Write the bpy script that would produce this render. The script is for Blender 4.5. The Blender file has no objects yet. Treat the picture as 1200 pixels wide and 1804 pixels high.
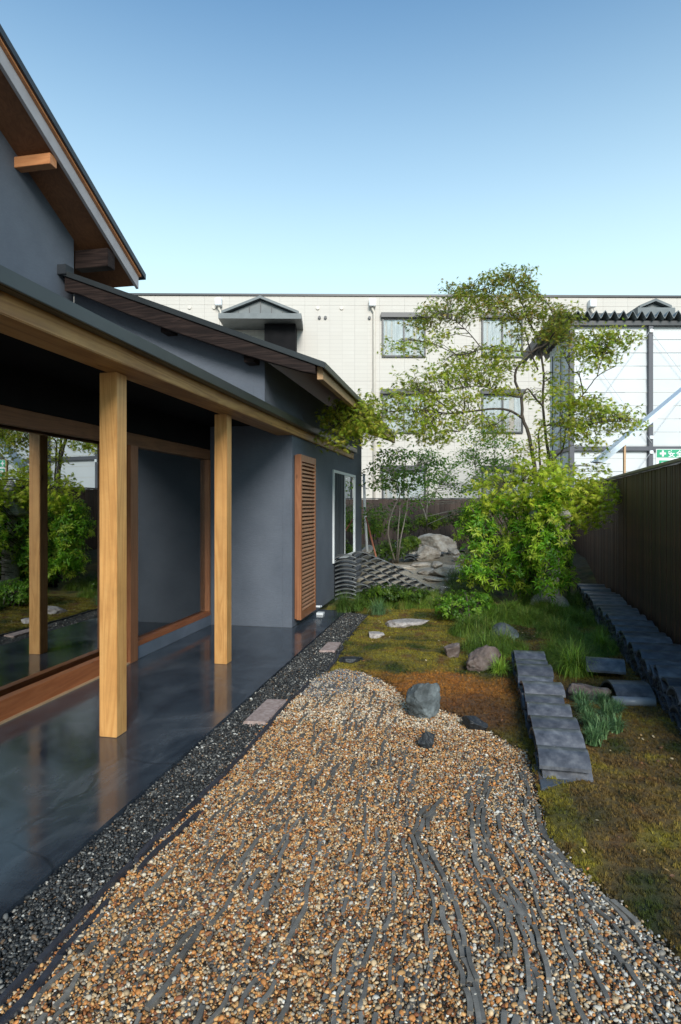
import bpy, bmesh, math, random
import numpy as np
from mathutils import Vector, Matrix, noise

random.seed(7); rng = np.random.default_rng(7)
S = bpy.context.scene
COL = S.collection
# ------------------------------------------------------------------ camera, sky, sun, exposure
TH = math.atan(220/1100.0); CT, ST = math.cos(TH), math.sin(TH); EYE = 1.45; F = 1100.0; HZ = 890.0
cam = bpy.data.cameras.new('camera'); co = bpy.data.objects.new('camera', cam); COL.objects.link(co)
co.location = (0, 0, EYE); co.rotation_euler = (math.pi/2, 0, TH)
cam.sensor_fit = 'VERTICAL'; cam.sensor_height = 36; cam.sensor_width = 36
cam.lens = 36*F/1804; cam.shift_y = -12/1804; cam.clip_start = 0.05; cam.clip_end = 2000
S.camera = co
W = bpy.data.worlds.new('World'); S.world = W; W.use_nodes = True
SUN_EL, SUN_AZ = math.radians(28), math.radians(160)      # azimuth clockwise from +Y
nt = W.node_tree; sky = nt.nodes.new('ShaderNodeTexSky'); sky.sky_type = 'NISHITA'; sky.sun_disc = False
sky.sun_elevation = SUN_EL; sky.sun_rotation = SUN_AZ; sky.air_density = 1.0; sky.dust_density = 1.5; sky.ozone_density = 2.0
bg = nt.nodes['Background']; bg.inputs['Strength'].default_value = 0.12
mxs = nt.nodes.new('ShaderNodeMix'); mxs.data_type = 'RGBA'; mxs.blend_type = 'MULTIPLY'; mxs.inputs[0].default_value = 1; mxs.inputs[7].default_value = (0.46, 0.90, 1.10, 1)
nt.links.new(sky.outputs[0], mxs.inputs[6]); 
# pale haze that thickens evenly towards the horizon all the way round
wt = nt.nodes.new('ShaderNodeTexCoord'); ws_ = nt.nodes.new('ShaderNodeSeparateXYZ'); nt.links.new(wt.outputs['Generated'], ws_.inputs[0])
wr_ = nt.nodes.new('ShaderNodeValToRGB'); nt.links.new(ws_.outputs[2], wr_.inputs[0]); e_ = wr_.color_ramp; e_.interpolation = 'B_SPLINE'
e_.elements[0].position = 0.26; e_.elements[0].color = (0.97, 0.97, 0.97, 1); e_.elements[1].position = 0.68; e_.elements[1].color = (0.0, 0.0, 0.0, 1)
x_ = e_.elements.new(0.46); x_.color = (0.40, 0.40, 0.40, 1)
mxh = nt.nodes.new('ShaderNodeMix'); mxh.data_type = 'RGBA'; mxh.inputs[7].default_value = (4.9, 6.5, 6.7, 1)
nt.links.new(wr_.outputs[0], mxh.inputs[0]); nt.links.new(mxs.outputs[2], mxh.inputs[6]); nt.links.new(mxh.outputs[2], bg.inputs['Color'])
sl = bpy.data.lights.new('sun', 'SUN'); sl.energy = 2.5; sl.angle = math.radians(20); sl.color = (1, 0.95, 0.88)
so = bpy.data.objects.new('sun', sl); COL.objects.link(so)
sd = Vector((math.sin(SUN_AZ)*math.cos(SUN_EL), math.cos(SUN_AZ)*math.cos(SUN_EL), math.sin(SUN_EL)))
so.rotation_euler = sd.to_track_quat('Z', 'Y').to_euler()
S.view_settings.view_transform = 'Standard'; S.view_settings.look = 'None'; S.view_settings.gamma = 1
S.view_settings.use_curve_mapping = False; S.view_settings.exposure = 0.65

# ------------------------------------------------------------------ survey helpers
def sm(t): t = min(1, max(0, t)); return t*t*(3-2*t)
def hgt(x, y):                      # the garden rises a little towards the back
    return 0.38*sm((y-10.2)/3.6)*sm((x+3.5)/1.5) + 0.38*sm((y-12.4)/2)*(1-sm((x+3.5)/1.5))
def PD(u, v, D):
    l = (u-600)/F*D
    return Vector((l*CT-D*ST, l*ST+D*CT, EYE+(HZ-v)/F*D))
def P(u, v, z=None):                # where a sight line meets the ground (or height z)
    if z is not None: return PD(u, v, (EYE-z)*F/(v-HZ))
    zz = 0.0
    for i in range(40):
        p = PD(u, v, (EYE-zz)*F/(v-HZ)); zz += 0.5*(hgt(p.x, p.y)-zz)
    return p

# ------------------------------------------------------------------ materials
MATS = {}
def newmat(name):
    m = bpy.data.materials.new(name); m.use_nodes = True; MATS[name] = m
    return m, m.node_tree, m.node_tree.nodes, m.node_tree.links, m.node_tree.nodes['Principled BSDF']
def ramp(N, cols, pos=None, interp='LINEAR'):
    r = N.new('ShaderNodeValToRGB'); e = r.color_ramp; e.interpolation = interp
    pos = pos or [i/(len(cols)-1) for i in range(len(cols))]
    while len(e.elements) < len(cols): e.elements.new(0.5)
    for k, (c, p) in enumerate(zip(cols, pos)): e.elements[k].position = p; e.elements[k].color = (*c, 1)
    return r
def coords(N, L, scale=(1, 1, 1), kind='Object'):
    tc = N.new('ShaderNodeTexCoord'); mp = N.new('ShaderNodeMapping'); mp.inputs['Scale'].default_value = scale
    L.new(tc.outputs[kind], mp.inputs['Vector']); return mp.outputs[0]
def noi(N, L, vec, scale, detail=6, rough=0.6, dist=0):
    n = N.new('ShaderNodeTexNoise'); n.inputs['Scale'].default_value = scale; n.inputs['Detail'].default_value = detail
    n.inputs['Roughness'].default_value = rough; n.inputs['Distortion'].default_value = dist
    L.new(vec, n.inputs['Vector']); return n.outputs['Fac']
def bump(N, L, h, B, strength=0.3, dist=0.01):
    b = N.new('ShaderNodeBump'); b.inputs['Strength'].default_value = strength; b.inputs['Distance'].default_value = dist
    L.new(h, b.inputs['Height']); L.new(b.outputs[0], B.inputs['Normal'])
def mixc(N, L, f, a, b, mode='MIX'):
    m = N.new('ShaderNodeMix'); m.data_type = 'RGBA'; m.blend_type = mode
    for s, v in ((0, f), (6, a), (7, b)):
        if hasattr(v, 'is_output'): L.new(v, m.inputs[s])
        else: m.inputs[s].default_value = v if s == 0 else (*v, 1)
    return m.outputs[2]
def math_(N, L, op, a, b=0.0):
    m = N.new('ShaderNodeMath'); m.operation = op
    for s, v in ((0, a), (1, b)):
        if hasattr(v, 'is_output'): L.new(v, m.inputs[s])
        else: m.inputs[s].default_value = v
    return m.outputs[0]
def rnd(N): return N.new('ShaderNodeObjectInfo').outputs['Random']

def speckled(name, cols, scale=20, rough=0.7, bs=0.3, bd=0.005, sc=(1, 1, 1), var=0.0, detail=8, metal=0):
    m, t, N, L, B = newmat(name); v = coords(N, L, sc)
    f = noi(N, L, v, scale, detail); r = ramp(N, cols, [0.3+0.4*i/(len(cols)-1) for i in range(len(cols))]); L.new(f, r.inputs[0])
    c = r.outputs[0]
    if var:
        hv = N.new('ShaderNodeHueSaturation'); L.new(c, hv.inputs['Color'])
        L.new(math_(N, L, 'ADD', math_(N, L, 'MULTIPLY', rnd(N), 2*var), 1-var), hv.inputs['Value']); c = hv.outputs[0]
    L.new(c, B.inputs['Base Color']); B.inputs['Roughness'].default_value = rough; B.inputs['Metallic'].default_value = metal
    if bs: bump(N, L, noi(N, L, v, scale*2.5, detail), B, bs, bd)
    return m
def wood(name, cols, axis=2, grain=1.0, rough=0.5, var=0.1, bs=0.15):
    m, t, N, L, B = newmat(name)
    s = [9*grain]*3; s[axis] = 0.55*grain
    v = coords(N, L, tuple(s))
    n1 = noi(N, L, v, 1.0, 4, 0.5, 0.6)                       # slow figure
    w = math_(N, L, 'FRACT', math_(N, L, 'MULTIPLY', n1, 9.0))
    tri = math_(N, L, 'ABSOLUTE', math_(N, L, 'SUBTRACT', math_(N, L, 'MULTIPLY', w, 2.0), 1.0))
    s2 = [70*grain]*3; s2[axis] = 1.6*grain
    n2 = noi(N, L, coords(N, L, tuple(s2)), 1.0, 3, 0.6)
    f = math_(N, L, 'ADD', math_(N, L, 'MULTIPLY', tri, 0.55), math_(N, L, 'MULTIPLY', n2, 0.45))
    r = ramp(N, cols); L.new(f, r.inputs[0])
    big = noi(N, L, coords(N, L), 1.7, 3)
    c = mixc(N, L, math_(N, L, 'MULTIPLY', big, 0.35), r.outputs[0], cols[0])
    s3 = [5.5]*3; s3[axis] = 2.2
    kn = N.new('ShaderNodeTexVoronoi'); kn.inputs['Scale'].default_value = 1.0; L.new(coords(N, L, tuple(s3)), kn.inputs['Vector'])   # small knots
    kr = ramp(N, [(1, 1, 1), (0, 0, 0)], [0.045, 0.085]); L.new(kn.outputs['Distance'], kr.inputs[0])
    c = mixc(N, L, math_(N, L, 'MULTIPLY', kr.outputs[0], 0.6), c, tuple(q*0.35 for q in cols[0]))
    dirt = ramp(N, [(0.72,)*3, (1,)*3], [0.35, 0.6]); L.new(noi(N, L, coords(N, L), 3.1, 9, 0.75), dirt.inputs[0])
    c = mixc(N, L, 0.6, c, dirt.outputs[0], 'MULTIPLY')
    hv = N.new('ShaderNodeHueSaturation'); L.new(c, hv.inputs['Color'])
    L.new(math_(N, L, 'ADD', math_(N, L, 'MULTIPLY', rnd(N), 2*var), 1-var), hv.inputs['Value'])
    L.new(hv.outputs[0], B.inputs['Base Color']); B.inputs['Roughness'].default_value = rough
    bump(N, L, f, B, bs, 0.002)
    return m
def attr_mat(name, kind, rough, transl=0.0, spec=0.5, mott=0.0):
    m, t, N, L, B = newmat(name)
    a = N.new('ShaderNodeAttribute'); a.attribute_type = kind; a.attribute_name = 'tint'
    c = a.outputs['Color']
    if mott:
        c = mixc(N, L, mott, c, ramp_out(N, L, noi(N, L, coords(N, L), 60, 4), [(0.2,)*3, (1,)*3]), 'MULTIPLY')
    L.new(c, B.inputs['Base Color']); B.inputs['Roughness'].default_value = rough
    B.inputs['Specular IOR Level'].default_value = spec
    if transl:
        tr = N.new('ShaderNodeBsdfTranslucent'); L.new(c, tr.inputs['Color']); mx = N.new('ShaderNodeMixShader')
        mx.inputs[0].default_value = transl; L.new(B.outputs[0], mx.inputs[1]); L.new(tr.outputs[0], mx.inputs[2])
        L.new(mx.outputs[0], N['Material Output'].inputs['Surface'])
    return m
def ramp_out(N, L, f, cols): r = ramp(N, cols); L.new(f, r.inputs[0]); return r.outputs[0]

speckled('plaster', [(0.083, 0.097, 0.124), (0.110, 0.126, 0.156)], 2.2, 0.85, 0.0)
m = MATS['plaster']; N, L = m.node_tree.nodes, m.node_tree.links; v = coords(N, L, (1, 1, 6))
bump(N, L, noi(N, L, v, 28, 8, 0.7), N['Principled BSDF'], 0.9, 0.006)
hb = N['Principled BSDF'].inputs['Base Color'].links[0].from_socket
st_ = ramp_out(N, L, noi(N, L, coords(N, L, (2, 2, 9)), 9, 9, 0.75), [(0.72,)*3, (1.0,)*3, (1.25,)*3])
L.new(mixc(N, L, 0.8, hb, st_, 'MULTIPLY'), N['Principled BSDF'].inputs['Base Color'])
speckled('plinth', [(0.10, 0.12, 0.15), (0.14, 0.16, 0.20)], 4, 0.7, 0.3)
wood('cedar_post', [(0.44, 0.20, 0.06), (0.62, 0.32, 0.105), (0.70, 0.40, 0.15)], 2, rough=0.45, var=0.06)
wood('cedar_beam', [(0.26, 0.10, 0.025), (0.48, 0.24, 0.07), (0.62, 0.35, 0.12)], 1, grain=0.6, rough=0.5, var=0.05, bs=0.4)
wood('red_cedar', [(0.26, 0.075, 0.025), (0.36, 0.115, 0.04), (0.42, 0.15, 0.055)], 1, rough=0.4)
wood('red_cedar_up', [(0.20, 0.075, 0.032), (0.28, 0.112, 0.05), (0.34, 0.15, 0.07)], 2, rough=0.4)
wood('slat_wood', [(0.30, 0.14, 0.075), (0.40, 0.21, 0.12), (0.46, 0.27, 0.16)], 1, rough=0.5)
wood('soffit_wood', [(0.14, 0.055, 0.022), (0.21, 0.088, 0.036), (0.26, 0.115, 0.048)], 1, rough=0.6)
wood('old_beam', [(0.008, 0.005, 0.005), (0.022, 0.013, 0.011), (0.055, 0.034, 0.028)], 0, rough=0.65, bs=0.8)
wood('fascia_wood', [(0.33, 0.19, 0.09), (0.45, 0.27, 0.13), (0.50, 0.32, 0.16)], 1, rough=0.6)
wood('purlin_wood', [(0.42, 0.16, 0.06), (0.55, 0.23, 0.09), (0.6, 0.28, 0.12)], 0, rough=0.5)
wood('fence_wood', [(0.013, 0.006, 0.004), (0.055, 0.023, 0.012), (0.19, 0.075, 0.034)], 2, grain=1.3, rough=0.6, var=0.4, bs=0.7)
wood('far_fence_wood', [(0.05, 0.03, 0.022), (0.09, 0.055, 0.042), (0.13, 0.085, 0.065)], 2, rough=0.7, var=0.3)
wood('pale_timber', [(0.50, 0.30, 0.16), (0.62, 0.40, 0.23)], 0, rough=0.6)
speckled('shade_black', [(0.006, 0.006, 0.007), (0.012, 0.011, 0.012)], 3, 0.8, 0)  # near-black: the shade under the porch and indoors is put into this colour
MATS['shade_black'].node_tree.nodes['Principled BSDF'].inputs['Specular IOR Level'].default_value = 0.1
MATS['old_beam'].node_tree.nodes['Principled BSDF'].inputs['Specular IOR Level'].default_value = 0.15
speckled('roof_metal', [(0.018, 0.021, 0.026), (0.028, 0.032, 0.038)], 3, 0.42, 0.05)
speckled('green_metal', [(0.018, 0.021, 0.023), (0.028, 0.032, 0.034)], 3, 0.35, 0.05)
speckled('verge_board', [(0.30, 0.28, 0.29), (0.38, 0.36, 0.37)], 5, 0.6, 0.1)
speckled('pale_column', [(0.30, 0.36, 0.40), (0.35, 0.41, 0.45)], 3, 0.7, 0)
speckled('inner_wall', [(0.78, 0.74, 0.72), (0.82, 0.79, 0.77)], 3, 0.8, 0.2)
speckled('inner_floor', [(0.30, 0.24, 0.20), (0.36, 0.30, 0.25)], 3, 0.5, 0.0)
speckled('white_frame', [(0.62, 0.64, 0.66), (0.70, 0.72, 0.74)], 6, 0.4, 0)
speckled('bark', [(0.028, 0.021, 0.016), (0.09, 0.07, 0.055)], 14, 0.85, 0.8, 0.004, (1, 1, 0.3))
speckled('pale_bark', [(0.20, 0.17, 0.14), (0.36, 0.32, 0.27)], 18, 0.8, 0.5, 0.003, (1, 1, 0.3))
speckled('granite', [(0.16, 0.155, 0.15), (0.30, 0.29, 0.28), (0.46, 0.44, 0.42)], 22, 0.8, 0.7, 0.006)
speckled('lantern_granite', [(0.20, 0.19, 0.165), (0.34, 0.32, 0.28), (0.46, 0.43, 0.38)], 40, 0.85, 0.6, 0.004)
speckled('pink_granite', [(0.22, 0.155, 0.135), (0.33, 0.245, 0.22), (0.44, 0.35, 0.32)], 34, 0.75, 0.5, 0.003, var=0.08)
speckled('stepping_granite', [(0.22, 0.19, 0.175), (0.36, 0.32, 0.30), (0.52, 0.48, 0.45)], 26, 0.8, 0.8, 0.008)
speckled('pale_boulder', [(0.20, 0.165, 0.13), (0.40, 0.35, 0.30), (0.56, 0.51, 0.45)], 6, 0.85, 0.8, 0.02, var=0.12)
speckled('blue_rock', [(0.035, 0.042, 0.044), (0.085, 0.10, 0.105), (0.24, 0.275, 0.285)], 7, 0.6, 0.9, 0.02)
speckled('brown_rock', [(0.06, 0.045, 0.04), (0.15, 0.11, 0.095), (0.26, 0.23, 0.21)], 8, 0.7, 0.9, 0.02)
speckled('black_rock', [(0.010, 0.012, 0.015), (0.035, 0.040, 0.046)], 12, 0.5, 0.9, 0.015)
speckled('slate', [(0.055, 0.068, 0.085), (0.09, 0.107, 0.13)], 16, 0.55, 0.5, 0.003)
speckled('roof_tile', [(0.040, 0.042, 0.050), (0.085, 0.088, 0.102), (0.17, 0.172, 0.185)], 13, 0.28, 0.22, 0.003, var=0.30)
speckled('old_tile', [(0.022, 0.025, 0.028), (0.075, 0.08, 0.086), (0.19, 0.20, 0.20)], 11, 0.5, 0.5, 0.004, var=0.35)
speckled('lip_tile', [(0.20, 0.21, 0.24), (0.32, 0.33, 0.36)], 9, 0.35, 0.2)
speckled('tile_edge', [(0.10, 0.09, 0.08), (0.16, 0.145, 0.125), (0.23, 0.21, 0.185)], 16, 0.6, 0.5, 0.003, var=0.30)
speckled('border_tile', [(0.020, 0.022, 0.030), (0.045, 0.047, 0.058)], 16, 0.5, 0.4, 0.002, var=0.2)
speckled('gable_cap_metal', [(0.10, 0.115, 0.12), (0.15, 0.165, 0.17)], 3, 0.5, 0)
speckled('cream_pipe', [(0.60, 0.54, 0.47), (0.66, 0.60, 0.53)], 3, 0.5, 0)
speckled('dark_frame', [(0.030, 0.030, 0.034), (0.045, 0.045, 0.05)], 3, 0.4, 0)
speckled('steel_frame', [(0.065, 0.065, 0.078), (0.09, 0.09, 0.105)], 3, 0.45, 0)
speckled('rod', [(0.45, 0.46, 0.48), (0.52, 0.53, 0.55)], 3, 0.4, 0)
speckled('curtain', [(0.34, 0.37, 0.39), (0.74, 0.76, 0.77)], 3, 0.9, 0.0, sc=(6, 1, 0.3))
speckled('dark_curtain', [(0.02, 0.025, 0.03), (0.07, 0.08, 0.095)], 8, 0.9, 0.0, sc=(3, 3, 0.05))
speckled('white_sheet', [(0.52, 0.54, 0.555), (0.60, 0.61, 0.62)], 1.2, 0.45, 0.1, 0.01, var=0.015)
speckled('blue_sheet', [(0.58, 0.66, 0.76), (0.66, 0.72, 0.80)], 2, 0.4, 0.0)
speckled('white_paint', [(0.76, 0.77, 0.77), (0.8, 0.8, 0.8)], 2, 0.4, 0)
speckled('sign_green', [(0.02, 0.33, 0.17), (0.03, 0.37, 0.19)], 2, 0.4, 0)
speckled('sign_red', [(0.55, 0.12, 0.10), (0.6, 0.15, 0.12)], 2, 0.4, 0)
speckled('rust_pole', [(0.20, 0.06, 0.03), (0.32, 0.12, 0.07)], 12, 0.7, 0.2)
attr_mat('pebble', 'INSTANCER', 0.6, 0, 0.35)
attr_mat('moss_tuft', 'INSTANCER', 0.9, 0.25, 0.2)
attr_mat('grass_blade', 'INSTANCER', 0.45, 0.3, 0.4)
attr_mat('leaf', 'GEOMETRY', 0.38, 0.58, 0.4)
attr_mat('clump', 'GEOMETRY', 0.5, 0.3, 0.35)

m, t, N, L, B = newmat('ground_cover')         # moss, soil and sand, coloured by the patch it belongs to
a = N.new('ShaderNodeAttribute'); a.attribute_name = 'tint'
f = noi(N, L, coords(N, L), 38, 10, 0.75)
L.new(mixc(N, L, 1.0, a.outputs['Color'], ramp_out(N, L, f, [(0.15,)*3, (0.45,)*3, (1.0,)*3, (1.7,)*3]), 'MULTIPLY'), B.inputs['Base Color'])
B.inputs['Roughness'].default_value = 0.95; bump(N, L, f, B, 1.0, 0.02)
m, t, N, L, B = newmat('earth')
f = noi(N, L, coords(N, L), 3, 10, 0.75); r = ramp(N, [(0.06, 0.05, 0.04), (0.13, 0.11, 0.08)]); L.new(f, r.inputs[0]); L.new(r.outputs[0], B.inputs['Base Color'])
m, t, N, L, B = newmat('gravel_base')          # grit between the pebbles
vo = N.new('ShaderNodeTexVoronoi'); vo.inputs['Scale'].default_value = 110; L.new(coords(N, L), vo.inputs['Vector'])
r = ramp(N, [(0.03, 0.022, 0.015), (0.16, 0.08, 0.035), (0.30, 0.21, 0.12)]); sx = N.new('ShaderNodeSeparateColor'); L.new(vo.outputs['Color'], sx.inputs[0]); L.new(sx.outputs[0], r.inputs[0])
L.new(r.outputs[0], B.inputs['Base Color']); B.inputs['Roughness'].default_value = 0.9; bump(N, L, vo.outputs['Distance'], B, 0.8, 0.006)
m, t, N, L, B = newmat('dark_gravel_base')
vo = N.new('ShaderNodeTexVoronoi'); vo.inputs['Scale'].default_value = 120; L.new(coords(N, L), vo.inputs['Vector'])
r = ramp(N, [(0.012, 0.013, 0.014), (0.05, 0.05, 0.048)]); sx = N.new('ShaderNodeSeparateColor'); L.new(vo.outputs['Color'], sx.inputs[0]); L.new(sx.outputs[0], r.inputs[0])
L.new(r.outputs[0], B.inputs['Base Color']); B.inputs['Roughness'].default_value = 0.9; bump(N, L, vo.outputs['Distance'], B, 0.8, 0.006)
m, t, N, L, B = newmat('polished_concrete')
v = coords(N, L); n1 = noi(N, L, v, 1.6, 9, 0.65, 0.8); n2 = noi(N, L, coords(N, L, (1, 0.35, 1)), 5, 8, 0.7, 1.2)
f = math_(N, L, 'ADD', math_(N, L, 'MULTIPLY', n1, 0.6), math_(N, L, 'MULTIPLY', n2, 0.4))
r = ramp(N, [(0.018, 0.023, 0.032), (0.040, 0.050, 0.064), (0.085, 0.098, 0.115)], [0.36, 0.5, 0.66]); L.new(f, r.inputs[0])
vc = N.new('ShaderNodeTexVoronoi'); vc.feature = 'DISTANCE_TO_EDGE'; vc.inputs['Scale'].default_value = 0.75
dv = N.new('ShaderNodeVectorMath'); dv.operation = 'ADD'; nn = N.new('ShaderNodeTexNoise'); nn.inputs['Scale'].default_value = 3; nn.inputs['Detail'].default_value = 8; L.new(v, nn.inputs['Vector'])
L.new(v, dv.inputs[0]); L.new(mixc(N, L, 0.82, nn.outputs['Color'], (0, 0, 0)), dv.inputs[1]); L.new(dv.outputs[0], vc.inputs['Vector'])
kr = ramp(N, [(0.45,)*3, (1,)*3], [0.0015, 0.006]); L.new(vc.outputs['Distance'], kr.inputs[0])
L.new(mixc(N, L, 0.8, r.outputs[0], kr.outputs[0], 'MULTIPLY'), B.inputs['Base Color'])
r2 = ramp(N, [(0.06,)*3, (0.24,)*3], [0.38, 0.62]); L.new(n1, r2.inputs[0]); L.new(r2.outputs[0], B.inputs['Roughness'])
B.inputs['IOR'].default_value = 1.62; bump(N, L, n1, B, 0.12, 0.01)
def glass(name, refl, tint, rough=0.0):
    m, t, N, L, B = newmat(name)
    g = N.new('ShaderNodeBsdfGlossy'); g.inputs['Roughness'].default_value = rough; g.inputs['Color'].default_value = (0.93, 0.96, 0.96, 1)
    tr = N.new('ShaderNodeBsdfTransparent'); tr.inputs['Color'].default_value = (*tint, 1)
    fr = N.new('ShaderNodeFresnel'); fr.inputs['IOR'].default_value = 1.5
    mx = N.new('ShaderNodeMixShader'); L.new(math_(N, L, 'ADD', fr.outputs[0], refl), mx.inputs[0])
    L.new(tr.outputs[0], mx.inputs[1]); L.new(g.outputs[0], mx.inputs[2]); L.new(mx.outputs[0], N['Material Output'].inputs['Surface'])
glass('door_glass', 0.42, (0.55, 0.55, 0.55)); glass('wing_glass', 0.22, (0.97, 0.96, 0.95)); glass('window_glass', 0.04, (0.92, 0.92, 0.92)); glass('side_glass', 0.62, (0.35, 0.4, 0.4))
m, t, N, L, B = newmat('siding')               # pale tile-pattern siding: fine courses pressed into each panel
br = N.new('ShaderNodeTexBrick'); br.inputs['Color1'].default_value = (0.60, 0.552, 0.50, 1); br.inputs['Color2'].default_value = (0.62, 0.572, 0.52, 1)
br.inputs['Mortar'].default_value = (0.49, 0.45, 0.41, 1); br.inputs['Scale'].default_value = 1; br.inputs['Mortar Size'].default_value = 0.006
br.inputs['Brick Width'].default_value = 0.5; br.inputs['Row Height'].default_value = 0.1515; br.inputs['Mortar Smooth'].default_value = 0.4; br.offset = 0
tc = N.new('ShaderNodeTexCoord'); sp = N.new('ShaderNodeSeparateXYZ'); cb = N.new('ShaderNodeCombineXYZ')
L.new(tc.outputs['Object'], sp.inputs[0]); L.new(sp.outputs[0], cb.inputs[0]); L.new(sp.outputs[2], cb.inputs[1]); L.new(cb.outputs[0], br.inputs['Vector'])
stn = ramp_out(N, L, noi(N, L, coords(N, L, (1, 1, 0.15)), 1.5, 6), [(0.86, 0.85, 0.83), (1, 1, 1)])
L.new(mixc(N, L, 0.7, br.outputs['Color'], stn, 'MULTIPLY'), B.inputs['Base Color'])
B.inputs['Roughness'].default_value = 0.75; bump(N, L, br.outputs['Fac'], B, -0.4, 0.01)

# ------------------------------------------------------------------ mesh helpers
class G:
    def __init__(s): s.v = []; s.f = []
    def box(s, x0, x1, y0, y1, z0, z1):
        n = len(s.v)
        s.v += [(x, y, z) for z in (z0, z1) for y in (y0, y1) for x in (x0, x1)]
        s.f += [tuple(n+i for i in q) for q in ((0, 2, 3, 1), (4, 5, 7, 6), (0, 1, 5, 4), (2, 6, 7, 3), (0, 4, 6, 2), (1, 3, 7, 5))]
        return s
    def prism(s, pts, d):           # closed outline pts, pushed along d
        n = len(s.v); k = len(pts); d = Vector(d); pts = [Vector(p) for p in pts]
        s.v += [tuple(p) for p in pts] + [tuple(p+d) for p in pts]
        s.f.append(tuple(range(n+k-1, n-1, -1))); s.f.append(tuple(range(n+k, n+2*k)))
        s.f += [(n+i, n+(i+1) % k, n+k+(i+1) % k, n+k+i) for i in range(k)]
        return s
    def tube(s, path, rad, k=8, cap=True):
        path = [Vector(p) for p in path]; n = len(s.v)
        rad = rad if hasattr(rad, '__len__') else [rad]*len(path)
        for i, p in enumerate(path):
            d = (path[min(i+1, len(path)-1)]-path[max(i-1, 0)]).normalized()
            a = d.cross(Vector((0.13, 0.97, 0.2))).normalized() if abs(d.y) < 0.9 else d.cross(Vector((1, 0, 0))).normalized(); b = d.cross(a)
            for j in range(k):
                t = 2*math.pi*j/k; s.v.append(tuple(p+rad[i]*(math.cos(t)*a+math.sin(t)*b)))
        for i in range(len(path)-1):
            for j in range(k): s.f.append((n+i*k+j, n+i*k+(j+1) % k, n+(i+1)*k+(j+1) % k, n+(i+1)*k+j))
        if cap: s.f.append(tuple(n+j for j in range(k-1, -1, -1))); s.f.append(tuple(n+(len(path)-1)*k+j for j in range(k)))
        return s
    def lathe(s, prof, c, k=20, sq=False):
        n = len(s.v)
        for r, z in prof:
            for j in range(k):
                t = 2*math.pi*(j+0.5)/k; s.v.append((c[0]+r*math.cos(t), c[1]+r*math.sin(t), c[2]+z))
        for i in range(len(prof)-1):
            for j in range(k): s.f.append((n+i*k+j, n+i*k+(j+1) % k, n+(i+1)*k+(j+1) % k, n+(i+1)*k+j))
        s.f.append(tuple(n+j for j in range(k-1, -1, -1))); s.f.append(tuple(n+(len(prof)-1)*k+j for j in range(k)))
        return s
ORIG = {}
def link(o, parent, props):
    COL.objects.link(o)
    if parent is not None: o.parent = parent; ORIG[o.name] = ORIG.get(parent.name, Vector())
    for k, v in props.items(): o[k] = v
def root(name, loc, label, cat, group=None, rz=0.0, local=False):
    o = bpy.data.objects.new(name, None); o.location = loc; o.rotation_euler = (0, 0, rz); o.empty_display_size = 0.2
    COL.objects.link(o); o['label'] = label; o['category'] = cat; o['kind'] = 'thing'
    if group: o['group'] = group
    ORIG[o.name] = Vector() if local else Vector(loc)
    return o
def mk(name, g, mat, parent=None, bevel=0.0, smooth=False, loc=None, **props):
    off = ORIG.get(parent.name, Vector()) if parent is not None else (Vector(loc) if loc else Vector())
    me = bpy.data.meshes.new(name); me.from_pydata([tuple(Vector(v)-off) for v in g.v], [], g.f)
    if bevel:
        bm = bmesh.new(); bm.from_mesh(me); bmesh.ops.bevel(bm, geom=bm.edges[:], offset=bevel, segments=2, affect='EDGES', clamp_overlap=True); bm.to_mesh(me); bm.free()
    if smooth: me.polygons.foreach_set('use_smooth', [True]*len(me.polygons))
    me.materials.append(MATS[mat]); me.update()
    o = bpy.data.objects.new(name, me)
    if parent is None and loc: o.location = loc
    link(o, parent, props); return o
def inst(name, me, parent, M, **props):
    o = bpy.data.objects.new(name, me); link(o, parent, props); o.matrix_local = M; return o
def tag(o, label, cat, group=None, kind='thing'):
    o['label'] = label; o['category'] = cat; o['kind'] = kind
    if group: o['group'] = group
    return o

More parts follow.
